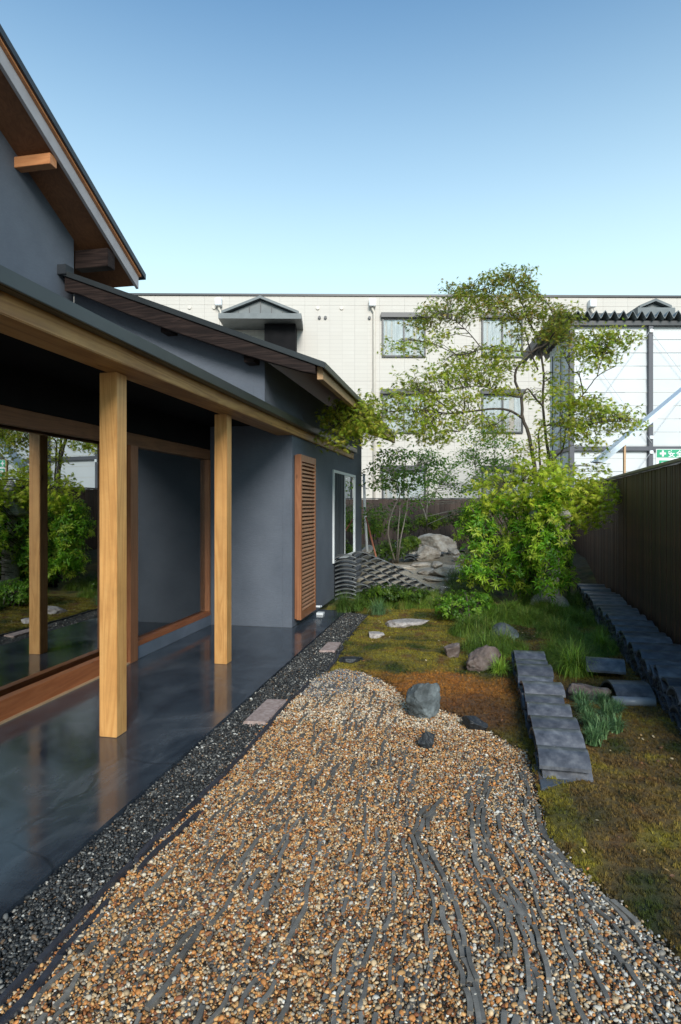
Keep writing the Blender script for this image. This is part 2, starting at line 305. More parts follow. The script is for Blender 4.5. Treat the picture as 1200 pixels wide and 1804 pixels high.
def gn_instances(name, sources, pos, rot, scl, idx, tint, **props):
    """one object whose points carry instances of the source meshes (kept in a collection outside the scene)"""
    c = bpy.data.collections.new(name+'_kinds')
    for k, me in enumerate(sources):
        o = bpy.data.objects.new('%s_kind_%02d' % (name, k), me); c.objects.link(o)
    me = bpy.data.meshes.new(name); n = len(pos); me.vertices.add(n); me.vertices.foreach_set('co', np.asarray(pos, dtype=np.float32).ravel())
    for nm, ty, arr, key in (('rot', 'FLOAT_VECTOR', rot, 'vector'), ('scl', 'FLOAT_VECTOR', scl, 'vector'), ('tint', 'FLOAT_COLOR', tint, 'color')):
        a = me.attributes.new(nm, ty, 'POINT'); a.data.foreach_set(key, np.asarray(arr, dtype=np.float32).ravel())
    a = me.attributes.new('kindno', 'INT', 'POINT'); a.data.foreach_set('value', np.asarray(idx, dtype=np.int32))
    o = bpy.data.objects.new(name, me); COL.objects.link(o)
    ng = bpy.data.node_groups.new(name, 'GeometryNodeTree')
    ng.interface.new_socket('Geometry', in_out='INPUT', socket_type='NodeSocketGeometry'); ng.interface.new_socket('Geometry', in_out='OUTPUT', socket_type='NodeSocketGeometry')
    n_ = ng.nodes; gi = n_.new('NodeGroupInput'); go = n_.new('NodeGroupOutput')
    mp = n_.new('GeometryNodeMeshToPoints'); ip = n_.new('GeometryNodeInstanceOnPoints'); ci = n_.new('GeometryNodeCollectionInfo')
    ci.inputs['Collection'].default_value = c; ci.inputs['Separate Children'].default_value = True; ci.inputs['Reset Children'].default_value = True
    ip.inputs['Pick Instance'].default_value = True
    def at(nm, ty): q = n_.new('GeometryNodeInputNamedAttribute'); q.data_type = ty; q.inputs['Name'].default_value = nm; return q.outputs['Attribute']
    lk = ng.links.new
    lk(gi.outputs[0], mp.inputs['Mesh']); lk(mp.outputs[0], ip.inputs['Points']); lk(ci.outputs[0], ip.inputs['Instance'])
    e2r = n_.new('FunctionNodeEulerToRotation'); lk(at('rot', 'FLOAT_VECTOR'), e2r.inputs[0]); lk(e2r.outputs[0], ip.inputs['Rotation'])
    lk(at('scl', 'FLOAT_VECTOR'), ip.inputs['Scale']); lk(at('kindno', 'INT'), ip.inputs['Instance Index'])
    lk(ip.outputs[0], go.inputs[0])
    md = o.modifiers.new('instances', 'NODES'); md.node_group = ng
    for k, v in props.items(): o[k] = v
    return o

def scatter_mesh(name, tv, tf, pos, dirs, ups, scale, tint, mat, parent=None, **props):
    """leaves: template (tip along +Y, face +Z) copied to every position as one mesh with a colour per leaf"""
    pos = np.asarray(pos, float); d = np.asarray(dirs, float); u = np.asarray(ups, float)
    off = ORIG.get(parent.name, Vector()) if parent is not None else Vector()
    d /= np.linalg.norm(d, axis=1)[:, None]+1e-9; x = np.cross(d, u); x /= np.linalg.norm(x, axis=1)[:, None]+1e-9; z = np.cross(x, d)
    R = np.stack([x, d, z], 2); tv = np.asarray(tv, float); n, k = len(pos), len(tv)
    V = np.einsum('nij,kj->nki', R, tv)*np.asarray(scale)[:, None, None] + pos[:, None, :]-np.array(off)
    me = bpy.data.meshes.new(name); me.vertices.add(n*k); me.vertices.foreach_set('co', V.ravel())
    fl = [len(f) for f in tf]; nl = sum(fl); flat = np.array([i for f in tf for i in f])
    LI = (flat[None, :]+np.arange(n)[:, None]*k).ravel(); me.loops.add(len(LI)); me.loops.foreach_set('vertex_index', LI)
    st = np.concatenate([[0], np.cumsum(fl)[:-1]]); me.polygons.add(n*len(tf))
    me.polygons.foreach_set('loop_start', (st[None, :]+np.arange(n)[:, None]*nl).ravel()); me.polygons.foreach_set('loop_total', np.tile(fl, n))
    a = me.attributes.new('tint', 'FLOAT_COLOR', 'POINT'); t4 = np.ones((n, 4)); t4[:, :3] = tint
    a.data.foreach_set('color', np.repeat(t4, k, 0).astype(np.float32).ravel())
    me.materials.append(MATS[mat]); me.update(calc_edges=True); me.validate()
    o = bpy.data.objects.new(name, me); link(o, parent, props); return o

def inpoly(px, py, poly):
    ins = np.zeros(len(px), bool); n = len(poly)
    for i in range(n):
        x0, y0 = poly[i]; x1, y1 = poly[(i+1) % n]
        if y0 == y1: continue
        c = ((y0 > py) != (y1 > py)) & (px < (x1-x0)*(py-y0)/(y1-y0)+x0); ins ^= c
    return ins
def gp(pts, z=None): return [tuple(P(u, v, z))[:2] for u, v in pts]

# ------------------------------------------------------------------ garden plan
g0 = [(550, 1195), (500, 1245), (415, 1345), (375, 1385), (295, 1460), (170, 1582), (0, 1772), (-60, 1840), (-400, 2240)]
g9 = [(930, 1330), (942, 1370), (944, 1400), (960, 1465), (1010, 1522), (1065, 1572), (1125, 1622), (1200, 1690), (1330, 1804), (1500, 2000), (1600, 2240)]
topb = [(925, 1322), (860, 1288), (800, 1256), (770, 1248), (715, 1232), (690, 1206), (640, 1183), (600, 1176), (575, 1184)]
GOLD = gp(g0)+gp(g9[::-1])+gp(topb)
STRIP = gp([(618, 1078), (648, 1082), (620, 1115), (598, 1150), (578, 1182)])+gp(g0)+[(-1.60, 0.2), (-1.60, 8.6)]

# ground
mk('ground', G().box(-300, 300, -300, 300, -0.5, -0.16), 'earth', kind='structure')
nx, ny, X0, X1, Y0, Y1 = 158, 380, -5.0, 2.9, -1.5, 17.4
xs = np.linspace(X0, X1, nx); ys = np.linspace(Y0, Y1, ny); XX, YY = np.meshgrid(xs, ys); px, py = XX.ravel(), YY.ravel()
low = inpoly(px, py, GOLD) | inpoly(px, py, STRIP) | ((px < -1.5) & (py < 8.7)) | ((px < -1.95) & (py < 12.3))
zz = np.array([hgt(x, y)+0.036*noise.fractal(Vector((x*1.4, y*1.4, 3)), 1.0, 2.0, 4)+0.020*noise.noise(Vector((x*9, y*9, 0))) for x, y in zip(px, py)])+0.008
zz = np.where(low, -0.13, zz)
c_or = P(775, 1214); c_yg = P(690, 1170); c_yg2 = P(840, 1190); c_rt = P(1150, 1480); c_sand = P(745, 1000); c_grn = P(935, 1230)
def tintat(x, y):
    n1 = noise.fractal(Vector((x*2.6, y*2.6, 5)), 1.0, 2.0, 4); n2 = noise.noise(Vector((x*7, y*7, 9)))
    c = Vector((0.17, 0.135, 0.026)).lerp(Vector((0.25, 0.21, 0.028)), min(1, max(0, 0.5+n1)))
    c = c.lerp(Vector((0.16, 0.085, 0.03)), min(1, max(0, n2*1.8)))
    if x > 0.5: c = c.lerp(Vector((0.17, 0.10, 0.04)), min(1, max(0, 0.7-n1*1.1)))
    c = c.lerp(Vector((0.035, 0.06, 0.012)), min(0.9, max(0, -n1*1.6-0.1)))
    d = math.hypot((x-c_or.x)/0.85, (y-c_or.y)/0.46); w = sm(1.5-d+0.6*n1)
    c = c.lerp(Vector((0.36, 0.14, 0.034)), 0.85*w)
    d = math.hypot((x-c_or.x-0.25)/0.45, (y-c_or.y+0.55)/0.4); c = c.lerp(Vector((0.15, 0.065, 0.028)), 0.85*sm(1.4-d))
    d = math.hypot((x-c_sand.x)/1.1, (y-c_sand.y)/1.6); c = c.lerp(Vector((0.55, 0.48, 0.39)), 0.95*sm(1.7-d+0.5*n1))
    if y > 12.5: c = c.lerp(Vector((0.16, 0.12, 0.07)), 0.6)
    return c
g = G(); g.v = list(zip(px, py, zz)); g.f = [(j*nx+i, j*nx+i+1, (j+1)*nx+i+1, (j+1)*nx+i) for j in range(ny-1) for i in range(nx-1)]
mo = mk('moss_ground', g, 'ground_cover', smooth=True, kind='structure')
tc_ = np.ones((nx*ny, 4), np.float32); tc_[:, :3] = [tuple(tintat(x, y)) for x, y in zip(px, py)]
mo.data.attributes.new('tint', 'FLOAT_COLOR', 'POINT').data.foreach_set('color', tc_.ravel())
g = G(); g.prism([(x, y, -0.15) for x, y in GOLD], (0, 0, 0.125)); bed = mk('gravel_bed', g, 'gravel_base', kind='structure')
g = G(); g.prism([(x, y, -0.15) for x, y in STRIP], (0, 0, 0.121)); strip = mk('gravel_strip', g, 'dark_gravel_base', kind='structure')
mk('porch_floor', G().box(-3.02, -1.61, -3, 7.12, -0.14, 0.0).box(-2.0, -1.611, 7.12, 8.45, -0.14, 0.0005), 'polished_concrete', kind='structure')

# ------------------------------------------------------------------ the house
H = root('house', (-3.0, 4.0, 0), 'dark grey plastered wooden house with cedar porch posts, glass doors and overhanging metal roofs', 'house')
WX = -2.01
def rake2(x): return 2.83+(-1.36-x)*0.388           # top of the wing roof
def mainz(y): return 4.285-0.5*(y-6.2)              # underside of the main roof
# walls
mk('wall', G().box(-3.35, WX-0.12, 7.13, 7.25, 0.0, 2.44), 'plaster', H)
mk('wall', G().prism([(WX, 7.131, 0), (WX, 12.17, 0), (WX, 12.17, 2.93), (WX, 6.1, 2.93), (WX, 6.1, 2.46), (WX, 7.131, 2.46)], (-0.119, 0, 0)), 'plaster', H)
mk('gable_wall', G().prism([(-4.18, 6.1, 2.45), (WX-0.12, 6.1, 2.45), (WX-0.12, 6.1, 2.97), (-4.18, 6.1, rake2(-4.18)-0.1)], (0, 0.12, 0)), 'plaster', H)
mk('main_gable_wall', G().prism([(-4.18, -3.0, 2.4), (-4.18, 6.095, 2.4), (-4.18, 6.095, mainz(6.095)+0.01), (-4.18, 1.5, mainz(1.5)+0.01), (-4.18, -3.0, mainz(6.0)+0.01)], (-0.15, 0, 0)), 'plaster', H)
mk('end_wall', G().box(-6, WX-0.12, 12.05, 12.169, 0, 2.9), 'plaster', H)
mk('upper_wall', G().box(-3.16, -3.04, -3, 7.129, 2.125, 2.5), 'shade_black', H)  # near-black stands in for the unlit wall above the glass
mk('porch_ceiling', G().box(-3.04, -2.2, -3, 7.12, 2.40, 2.44), 'shade_black', H)
# interior
mk('inner_floor', G().box(-8, -3.16, -3, 7.86, 0.0, 0.10), 'inner_floor', H)
mk('inner_wall', G().box(-8, -3.36, 7.87, 7.97, 0, 2.5).box(-3.36, -3.25, 7.25, 7.97, 0, 2.5), 'inner_wall', H)
mk('inner_back_wall', G().box(-8.1, -8.0, -3, 7.97, 0, 2.5).box(-8, -3.2, -3.1, -3.0, 0, 2.5), 'shade_black', H)
mk('inner_ceiling', G().box(-8, -3.16, -3, 7.86, 2.42, 2.5), 'shade_black', H)
mk('inner_post', G().box(-3.24, -3.15, 6.84, 6.93, 0.1, 2.42), 'pale_column', H, 0.003)
mk('inner_partition', G().box(-4.75, -4.65, 5.3, 7.86, 0.1, 2.42), 'inner_wall', H)
# posts and beam
for y in (-0.10, 1.72, 3.54, 5.37):
    mk('post', G().box(-2.25, -2.13, y, y+0.12, 0.0, 2.28), 'cedar_post', H, 0.004)
mk('eave_beam', G().box(-2.2, -1.97, -3, 11.07, 2.28, 2.41), 'cedar_beam', H, 0.005)
# pent roof over the porch
pr = mk('pent_roof', G().prism([(-1.89, 0, 2.415), (-1.89, 0, 2.44), (-4.17, 0, 2.72), (-4.17, 0, 2.69), (-1.93, 0, 2.412)], (0, 6.09, 0)).prism([(-1.89, -3, 2.415), (-1.89, -3, 2.44), (-4.17, -3, 2.72), (-4.17, -3, 2.69)], (0, 2.999, 0)).box(WX+0.002, -1.89, 6.0905, 10.94, 2.414, 2.439), 'green_metal', H)
mk('eave_flashing', G().box(-1.905, -1.885, -3, 10.945, 2.372, 2.446).box(-1.96, -1.905, -3, 10.943, 2.372, 2.380), 'green_metal', pr, 0.003)
# glass doors along the porch
door = mk('sliding_door', G().box(-3.10, -3.03, -1.0, 5.22, 0.0, 0.148), 'red_cedar', H, 0.003)
mk('lintel', G().box(-3.10, -3.035, -3, 7.12, 2.0, 2.12), 'soffit_wood', H, 0.003)  # porch shade put into the colour: darker wood than the door rail
for y0 in (5.22,): mk('door_jamb', G().box(-3.12, -3.0, y0, y0+0.135, 0, 2.0), 'red_cedar_up', door, 0.003)
mk('door_stile', G().box(-3.11, -3.04, 5.10, 5.19, 0.149, 1.999), 'red_cedar_up', door, 0.003)
for y0 in (2.05, -1.1): mk('door_stile', G().box(-3.10, -3.04, y0, y0+0.09, 0.149, 1.999), 'red_cedar_up', door, 0.003)
mk('door_glass', G().box(-3.156, -3.150, -1, 5.21, 0.0, 2.12), 'door_glass', door)
mk('door_threshold', G().box(-3.03, -3.008, -1.0, 5.22, 0, 0.012), 'pale_timber', door)
win = mk('fixed_window', G().box(-3.10, -3.03, 5.36, 7.12, 0.118, 0.165), 'red_cedar', H, 0.002)
mk('window_plinth', G().box(-3.12, -3.025, 5.358, 7.125, 0, 0.1175), 'plinth', win)
mk('window_jamb', G().box(-3.10, -3.03, 7.085, 7.12, 0.166, 1.998), 'red_cedar_up', win, 0.003)
mk('window_glass', G().box(-3.096, -3.090, 5.36, 7.084, 0.16, 2.0), 'wing_glass', win)
# main roof, falling away from the street with a raking verge over the gable
def slab(y0, y1, x0, x1, zf, dz0, dz1):
    return G().prism([(x1, y0, zf(y0)+dz0), (x1, y1, zf(y1)+dz0), (x1, y1, zf(y1)+dz1), (x1, y0, zf(y0)+dz1)], (x0-x1, 0, 0))
mr = mk('main_roof', slab(1.5, 6.80, -12, -3.71, mainz, 0.135, 0.20), 'roof_metal', H)
backz = lambda y: mainz(1.5)-0.5*(1.5-y)
mk('roof_back', slab(-4, 1.499, -12, -3.71, backz, 0.135, 0.20), 'roof_metal', mr)
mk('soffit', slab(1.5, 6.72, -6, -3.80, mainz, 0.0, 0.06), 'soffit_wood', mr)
mk('verge_strip', slab(1.5, 6.735, -3.80, -3.735, mainz, 0.112, 0.1345), 'purlin_wood', mr)
mk('bargeboard', slab(1.5, 6.73, -3.799, -3.765, mainz, -0.03, 0.111), 'verge_board', mr, 0.002)
mk('purlin', G().box(-4.2, -3.80, 5.18, 5.28, mainz(5.28)-0.105, mainz(5.28)-0.003), 'purlin_wood', mr, 0.003)
mk('purlin', G().box(-4.2, -3.80, 3.5, 3.6, mainz(3.6)-0.105, mainz(3.6)-0.003), 'purlin_wood', mr, 0.003)
mk('purlin', G().box(-4.2, -3.80, 6.14, 6.28, mainz(6.28)-0.20, mainz(6.28)-0.003), 'old_beam', mr, 0.004, label='dark weathered purlin end')
# wing roof: ridge along the porch, eave over the side window
x0, x1, ya, yb = -4.17, -1.36, 5.85, 12.35
def roofslab(ya, yb, d0, d1, xe=x1, xs=x0):
    return G().prism([(xs, ya, rake2(xs)+d0), (xe, ya, rake2(xe)+d0), (xe, ya, rake2(xe)+d1), (xs, ya, rake2(xs)+d1)], (0, yb-ya, 0))
wr = mk('wing_roof', roofslab(ya, yb, -0.022, 0.0, -1.33), 'green_metal', H)
mk('roof_edge', roofslab(ya-0.02, ya+0.0, -0.05, 0.008, -1.325), 'green_metal', wr, 0.003)
mk('roof_edge', G().box(-1.335, -1.318, ya, yb+0.01, rake2(-1.33)-0.055, rake2(-1.33)+0.006), 'green_metal', wr, 0.002)
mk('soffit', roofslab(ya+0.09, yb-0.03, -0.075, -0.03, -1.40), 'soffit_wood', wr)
pts = [(x0+0.05, ya, rake2(x0+0.05)-0.051), (-1.42, ya, rake2(-1.42)-0.051), (-1.42, ya, rake2(-1.42)-0.135)]
for k in range(9):
    x = -1.42+(x0+0.05+1.42)*(k+0.5)/9; pts.append((x, ya, rake2(x)-0.15-0.055*math.sin(math.pi*(k+0.5)/9)-0.025*(k/9)))
pts.append((x0+0.05, ya, rake2(x0+0.05)-0.205))
mk('gable_beam', G().prism(pts, (0, 0.085, 0)), 'old_beam', wr, 0.004, label='dark old weathered rake beam')
mk('eave_fascia', G().box(-1.42, -1.362, ya+0.086, yb-0.01, rake2(-1.39)-0.165, rake2(-1.36)-0.03), 'fascia_wood', wr, 0.003)
mk('eave_fascia', G().prism([(x, yb-0.045, rake2(x)-0.03) for x in (-3.4, -1.43)]+[(-1.43, yb-0.045, rake2(-1.43)-0.16), (-3.4, yb-0.045, rake2(-3.4)-0.16)], (0, 0.03, 0)), 'fascia_wood', wr)
for x in (-2.12, -3.02): mk('purlin', G().box(x-0.055, x+0.055, ya+0.086, 6.12, rake2(x)-0.245, rake2(x)-0.13), 'old_beam', wr, 0.004)
mk('ridge_cap', G().box(-4.2, -4.08, ya-0.04, ya+0.1, rake2(-4.17)-0.06, rake2(-4.17)+0.045), 'roof_metal', wr, 0.004)
# louvred shutter
sh = mk('louvre_shutter', G().box(-1.975, -1.917, 7.20, 7.245, 0.08, 2.058).box(-1.975, -1.917, 7.905, 7.95, 0.08, 2.058).box(-1.973, -1.919, 7.2452, 7.9048, 0.082, 0.17).box(-1.973, -1.919, 7.2452, 7.9048, 1.975, 2.056), 'red_cedar_up', H, 0.002)
mk('shutter_panel', G().box(-2.0, -1.976, 7.21, 7.94, 0.09, 2.05), 'red_cedar_up', sh)
sm_ = None
for k in range(38):
    z = 0.18+k*0.0475
    if sm_ is None:
        sm_ = mk('slat', G().prism([(-1.968, 7.2455, z), (-1.92, 7.2455, z-0.0), (-1.92, 7.2455, z+0.016), (-1.968, 7.2455, z+0.040)], (0, 0.659, 0)), 'slat_wood', sh); z0_ = z
    else: inst('slat', sm_.data, sh, Matrix.Translation((0, 0, z-z0_)))
# side window
sw = mk('side_window', G().box(-2.02, -1.985, 9.42, 9.47, 0.55, 2.0).box(-2.02, -1.985, 11.3, 11.35, 0.55, 2.0).box(-2.019, -1.986, 9.4705, 11.2995, 1.955, 1.999).box(-2.019, -1.986, 9.4705, 11.2995, 0.55, 0.6), 'white_frame', H, 0.002)
mk('sash', G().box(-2.016, -1.99, 10.33, 10.38, 0.60, 1.954), 'white_frame', sw)
mk('window_glass', G().box(-2.008, -2.004, 10.38, 11.3, 0.60, 1.955), 'side_glass', sw)
g = G()
for k in range(12): g.box(-2.009, -2.001+0.006*(k % 2), 9.471+k*0.0715, 9.471+(k+0.9)*0.0715, 0.6, 1.954)
mk('curtain', g, 'dark_curtain', sw)
mk('downpipe', G().tube([P(641, 835, 1.7) if False else PD(641, 835, 12.6), PD(643, 900, 12.5), PD(647, 972, 12.4)], 0.028, 8), 'white_frame', H, smooth=True)
mk('wall_tap', G().tube([(-1.99, 8.1, 0.10), (-1.9, 8.1, 0.10), (-1.9, 8.18, 0.09)], 0.014, 8).box(-1.93, -1.84, 8.02, 8.12, 0.0, 0.03), 'white_frame', H, 0.002)
po = mk('garden_pole', G().tube([PD(645, 912, 12.1), PD(663, 982, 11.2)], 0.016, 7), 'rust_pole', loc=P(663, 1000, 0), smooth=True); tag(po, 'rusty red brown pole leaning by the white downpipe at the house corner', 'pole')

# ------------------------------------------------------------------ fences
fa, fb = 0.0673, 1.87-0.0673*6
ang = math.atan(fa)
FR = root('board_fence', (fb+fa*10, 10, 0), 'tall dark stained fence of upright boards along the right side of the garden', 'fence', rz=-ang, local=True)
def board(w, d, z0, z1, name):
    g = G().box(-w/2, w/2, -d, 0, z0, z1); me = bpy.data.meshes.new(name); me.from_pydata(g.v, [], g.f)
    bm = bmesh.new(); bm.from_mesh(me); bmesh.ops.bevel(bm, geom=bm.edges[:], offset=0.003, segments=1, affect='EDGES'); bm.to_mesh(me); bm.free(); return me
bw = 0.082; bms = []
for k in range(4):
    me = board(bw-0.006, 0.018, 0.0, 1.825, 'board'); me.materials.append(MATS['fence_wood']); bms.append(me)
n = 0; y = -7.2
while y < 6.3:
    M = Matrix.Translation((random.uniform(-0.003, 0.003), y, random.uniform(-0.004, 0.004))) @ Matrix.Rotation(math.pi/2, 4, 'Z') @ Matrix.Rotation(random.uniform(-0.015, 0.015), 4, 'Z')
    inst('board', bms[n % 4], FR, M); n += 1; y += bw
mk('backing', G().box(0.022, 0.05, -7.2, 6.3, 0.0, 1.8), 'fence_wood', FR)
mk('fence_cap', G().box(-0.045, 0.075, -7.25, 6.35, 1.832, 1.862), 'green_metal', FR, 0.003)
FB = root('board_fence', (-1.0, 16.6, 0), 'brown board fence closing the far end of the garden below the pale apartment block', 'fence', local=True)
me = board(0.13, 0.02, 0.2, 1.61, 'board'); me.materials.append(MATS['far_fence_wood'])
for k in range(64): inst('board', me, FB, Matrix.Translation((-4.9+k*0.136, random.uniform(-0.004, 0.004), random.uniform(-0.006, 0.006))))
mk('fence_cap', G().box(-5, 3.65, -0.04, 0.05, 1.618, 1.64), 'dark_frame', FB)
mk('backing', G().box(-5, 3.65, 0.005, 0.03, 0.2, 1.6), 'far_fence_wood', FB)

# ------------------------------------------------------------------ apartment block far behind
AS = 25/1100.0; ao = PD(600, 890, 25); ao.z = 0
A = root('apartment_block', ao, 'three storey cream sided apartment block with dark framed windows behind the garden', 'building', rz=TH+0.0129, local=True)
ax = lambda u: (u-600)*AS
az = lambda v: 1.45+(HZ-v)*AS
mk('wall', G().box(-14, 22, 0.03, 9, 0, az(522)), 'siding', A)
pme = bpy.data.meshes.new('siding_panel'); g = G().box(0.003, 1.0, 0.0, 0.028, 0.003, 3.027); pme.from_pydata(g.v, [], g.f); pme.materials.append(MATS['siding'])
tme = bpy.data.meshes.new('siding_panel_top'); g = G().box(0.003, 1.0, 0.0, 0.028, 0.003, az(523)-az(538)); tme.from_pydata(g.v, [], g.f); tme.materials.append(MATS['siding'])
for i in range(-11, 21):
    x = ax(625)+i*1.0
    inst('siding_panel', tme, A, Matrix.Translation((x, 0, az(538))))
    for k in range(3): inst('siding_panel', pme, A, Matrix.Translation((x, 0, az(538)-3.03*(k+1))))
mk('parapet_cap', G().box(-14.1, 22.1, -0.05, 9.1, az(522), az(518.5)), 'dark_frame', A)
def window(u0, u1, v0, v1):
    x0, x1, z1, z0 = ax(u0), ax(u1), az(v0), az(v1); xm = (x0+x1)/2; t = 0.06
    w = mk('window', G().box(x0, x0+t, -0.09, 0.0, z0, z1).box(x1-t, x1, -0.09, 0.0, z0, z1).box(x0+t, x1-t, -0.088, 0.0, z1-t, z1).box(x0+t, x1-t, -0.088, 0.0, z0, z0+t).box(xm-0.03, xm+0.03, -0.07, 0.0, z0+t, z1-t), 'dark_frame', A)
    mk('shutter_box', G().box(x0-0.05, x1+0.05, -0.2, 0.0, z1+0.002, z1+0.2), 'dark_frame', w, 0.01)
    mk('pane', G().box(x0+t, x1-t, -0.05, -0.046, z0+t, z1-t), 'window_glass', w)
    g = G(); n = 22
    for k in range(n):
        a = x0+t+(x1-x0-2*t)*k/n; b = x0+t+(x1-x0-2*t)*(k+1)/n
        if random.random() < 0.15: continue
        g.box(a, b, -0.03+0.012*(k % 2), -0.004, z0+t, z1-t)
    mk('curtain', g, 'curtain', w)
for u0, u1 in ((673, 750), (849, 922), (1025, 1098), (1201, 1274)):
    for k in range(3): window(u0, u1, 561+134*k, 629+134*k)
for u in (656, 387, 1043, 1300):
    h = mk('downpipe', G().tube([(ax(u+3), -0.08, 0), (ax(u+3), -0.08, az(551)), (ax(u), -0.1, az(546)), (ax(u), -0.12, az(541))], 0.05, 8), 'cream_pipe', A, smooth=True)
    mk('hopper', G().box(ax(u)-0.13, ax(u)+0.13, -0.28, -0.002, az(542), az(529)), 'white_frame', h, 0.02)
for u in (335, 378, 560, 602): mk('vent', G().tube([(ax(u), -0.0, az(543)), (ax(u), -0.05, az(543))], [0.07, 0.07], 12), 'cream_pipe', A)
for u in (563, 573.5, 651): mk('vent', G().tube([(ax(u), -0.0, az(560)), (ax(u), -0.08, az(560))], [0.06, 0.06], 10), 'dark_frame', A)
for uc in (466, 1125):
    x = ax(uc); za, zb = (az(543), az(572)) if uc < 800 else (az(545), az(560)); w = (64 if uc < 800 else 27)*AS; b = mk('gable_canopy', G().prism([(x-w+0.15, -1.3, zb), (x+w-0.15, -1.3, zb), (x, -1.3, za-0.12)], (0, 1.29, 0)), 'gable_cap_metal', A)
    mk('canopy_roof', G().prism([(x-w, -1.5, zb-0.02), (x, -1.5, za-0.1), (x+w, -1.5, zb-0.02), (x+w, -1.5, zb+0.08), (x, -1.5, za), (x-w, -1.5, zb+0.08)], (0, 1.49, 0)), 'gable_cap_metal', b)
    mk('eave_board', G().box(x-w-0.1, x+w+0.1, -1.55, -0.01, az(582), zb-0.025), 'gable_cap_metal', b)
    mk('opening', G().box(x+0.1, x+w-0.15, -0.9, -0.01, az(640), az(582.5)), 'shade_black', b)
    for k in (range(-2, 3) if uc < 800 else ()): mk('seam', G().box(x+k*0.42-0.015, x+k*0.42+0.015, -1.33, -1.301, zb, za-0.15-abs(k)*0.2), 'dark_frame', b)

# ------------------------------------------------------------------ white clad shed over the fence
so_ = PD(1008, 890, 15.8); so_.z = EYE*(1-15.8/11)
SH = root('clad_shed', so_, 'white clad shed with dark steel frame and zigzag corrugated roof edge beyond the fence', 'shed', rz=TH, local=True); SH.scale = (15.8/11,)*3
z9 = lambda v: 1.45+(HZ-v)*0.01
mk('corner_column', G().box(-0.05, 0.03, -0.03, 0.05, 0, z9(574)), 'steel_frame', SH, 0.003)
for x in (1.38, 2.78, 4.18, 5.58): mk('column', G().box(x-0.04, x+0.035, -0.03, 0.045, 0, z9(574)), 'steel_frame', SH, 0.003)
mk('eave_girt', G().box(-0.1, 6, -0.05, 0.05, z9(574), z9(566.5)), 'dark_frame', SH)
for xa, xb in ((0.031, 1.339), (1.416, 2.739), (2.816, 4.139), (4.216, 5.539)): mk('mid_girt', G().box(xa, xb, -0.028, 0.04, z9(794), z9(786.5)), 'steel_frame', SH)
z = z9(574)-0.145; top = z9(574)
while top > 0.1:
    zb = max(0.0, top-0.2333)
    for xa, xb in ((0.0, 1.4), (1.4, 2.8), (2.8, 4.2), (4.2, 5.6)):
        mk('cladding_panel', G().prism([(xa+0.004, 0.055, zb+0.004), (xa+0.004, 0.05-0.012, zb+0.004), (xa+0.004, 0.05, top-0.001), (xa+0.004, 0.06, top-0.001)], (xb-xa-0.006, 0, 0)), 'white_sheet', SH)
    top = zb
sv = G()
for k in range(8):
    y0_ = 0.06+k*0.14; h0 = z9(574)-0.16*k*0.14; sv.prism([(0, y0_, 0), (-0.014, y0_+0.06, 0), (0, y0_+0.132, 0), (0.03, y0_+0.132, 0), (0.03, y0_, 0)], (0, 0, h0-0.03))
mk('side_cladding', sv, 'white_sheet', SH)
for k in (3, 6): mk('side_rod', G().box(-0.03, -0.016, 0.05+k*0.15, 0.062+k*0.15, 0.2, 4.3), 'steel_frame', SH)
mk('side_girt', G().box(-0.05, -0.031, 0.051, 1.18, z9(794), z9(786.5)), 'steel_frame', SH)
prof = []
for k in range(-10, 75*1):
    x = -0.35+(k+10)*0.0792; t_ = (k % 2); prof.append((x, t_))
up, dn = [], []
for i in range(len(prof)-1):
    for s_ in range(4):
        f_ = s_/4; a_ = prof[i][1]*(1-f_)+prof[i+1][1]*f_; a_ = a_*a_*(3-2*a_)*0.5+a_*0.5
        x_ = prof[i][0]+(prof[i+1][0]-prof[i][0])*f_; up.append((x_, z9(566)+0.02+0.13*a_))
top_ = [(x, -0.16, z) for x, z in up]; bot_ = [(x, -0.16, z-0.018) for x, z in up[::-1]]
g = G(); g.prism(top_+bot_, (0, 1.9, -0.30)); mk('corrugated_roof', g, 'gable_cap_metal', SH)
mk('roof_infill', G().box(-0.3, 6, 0.051, 0.07, z9(566.4), z9(563)), 'dark_frame', SH)
mk('verge_flashing', G().prism([(-0.36, -0.17, z9(566)-0.02), (-0.36, 1.8, z9(566)-0.34), (-0.36, 1.8, z9(566)-0.14), (-0.36, -0.17, z9(566)+0.13)], (0.06, 0, 0)), 'roof_metal', SH)
for a, b in (((1.38, 580), (0.02, 770)), ((1.38, 780), (0.02, 590)), ((1.4, 590), (2.75, 770)), ((1.4, 770), (2.75, 590)), ((1.38, 795), (0.6, 905))):
    mk('brace_rod', G().tube([(a[0], -0.045, z9(a[1])), (b[0], -0.045, z9(b[1]))], 0.0035, 6), 'rod', SH)
for v_ in (584, 771, 797): mk('bracket', G().box(1.345, 1.41, -0.06, -0.031, z9(v_)-0.03, z9(v_)+0.03), 'white_paint', SH, 0.008)
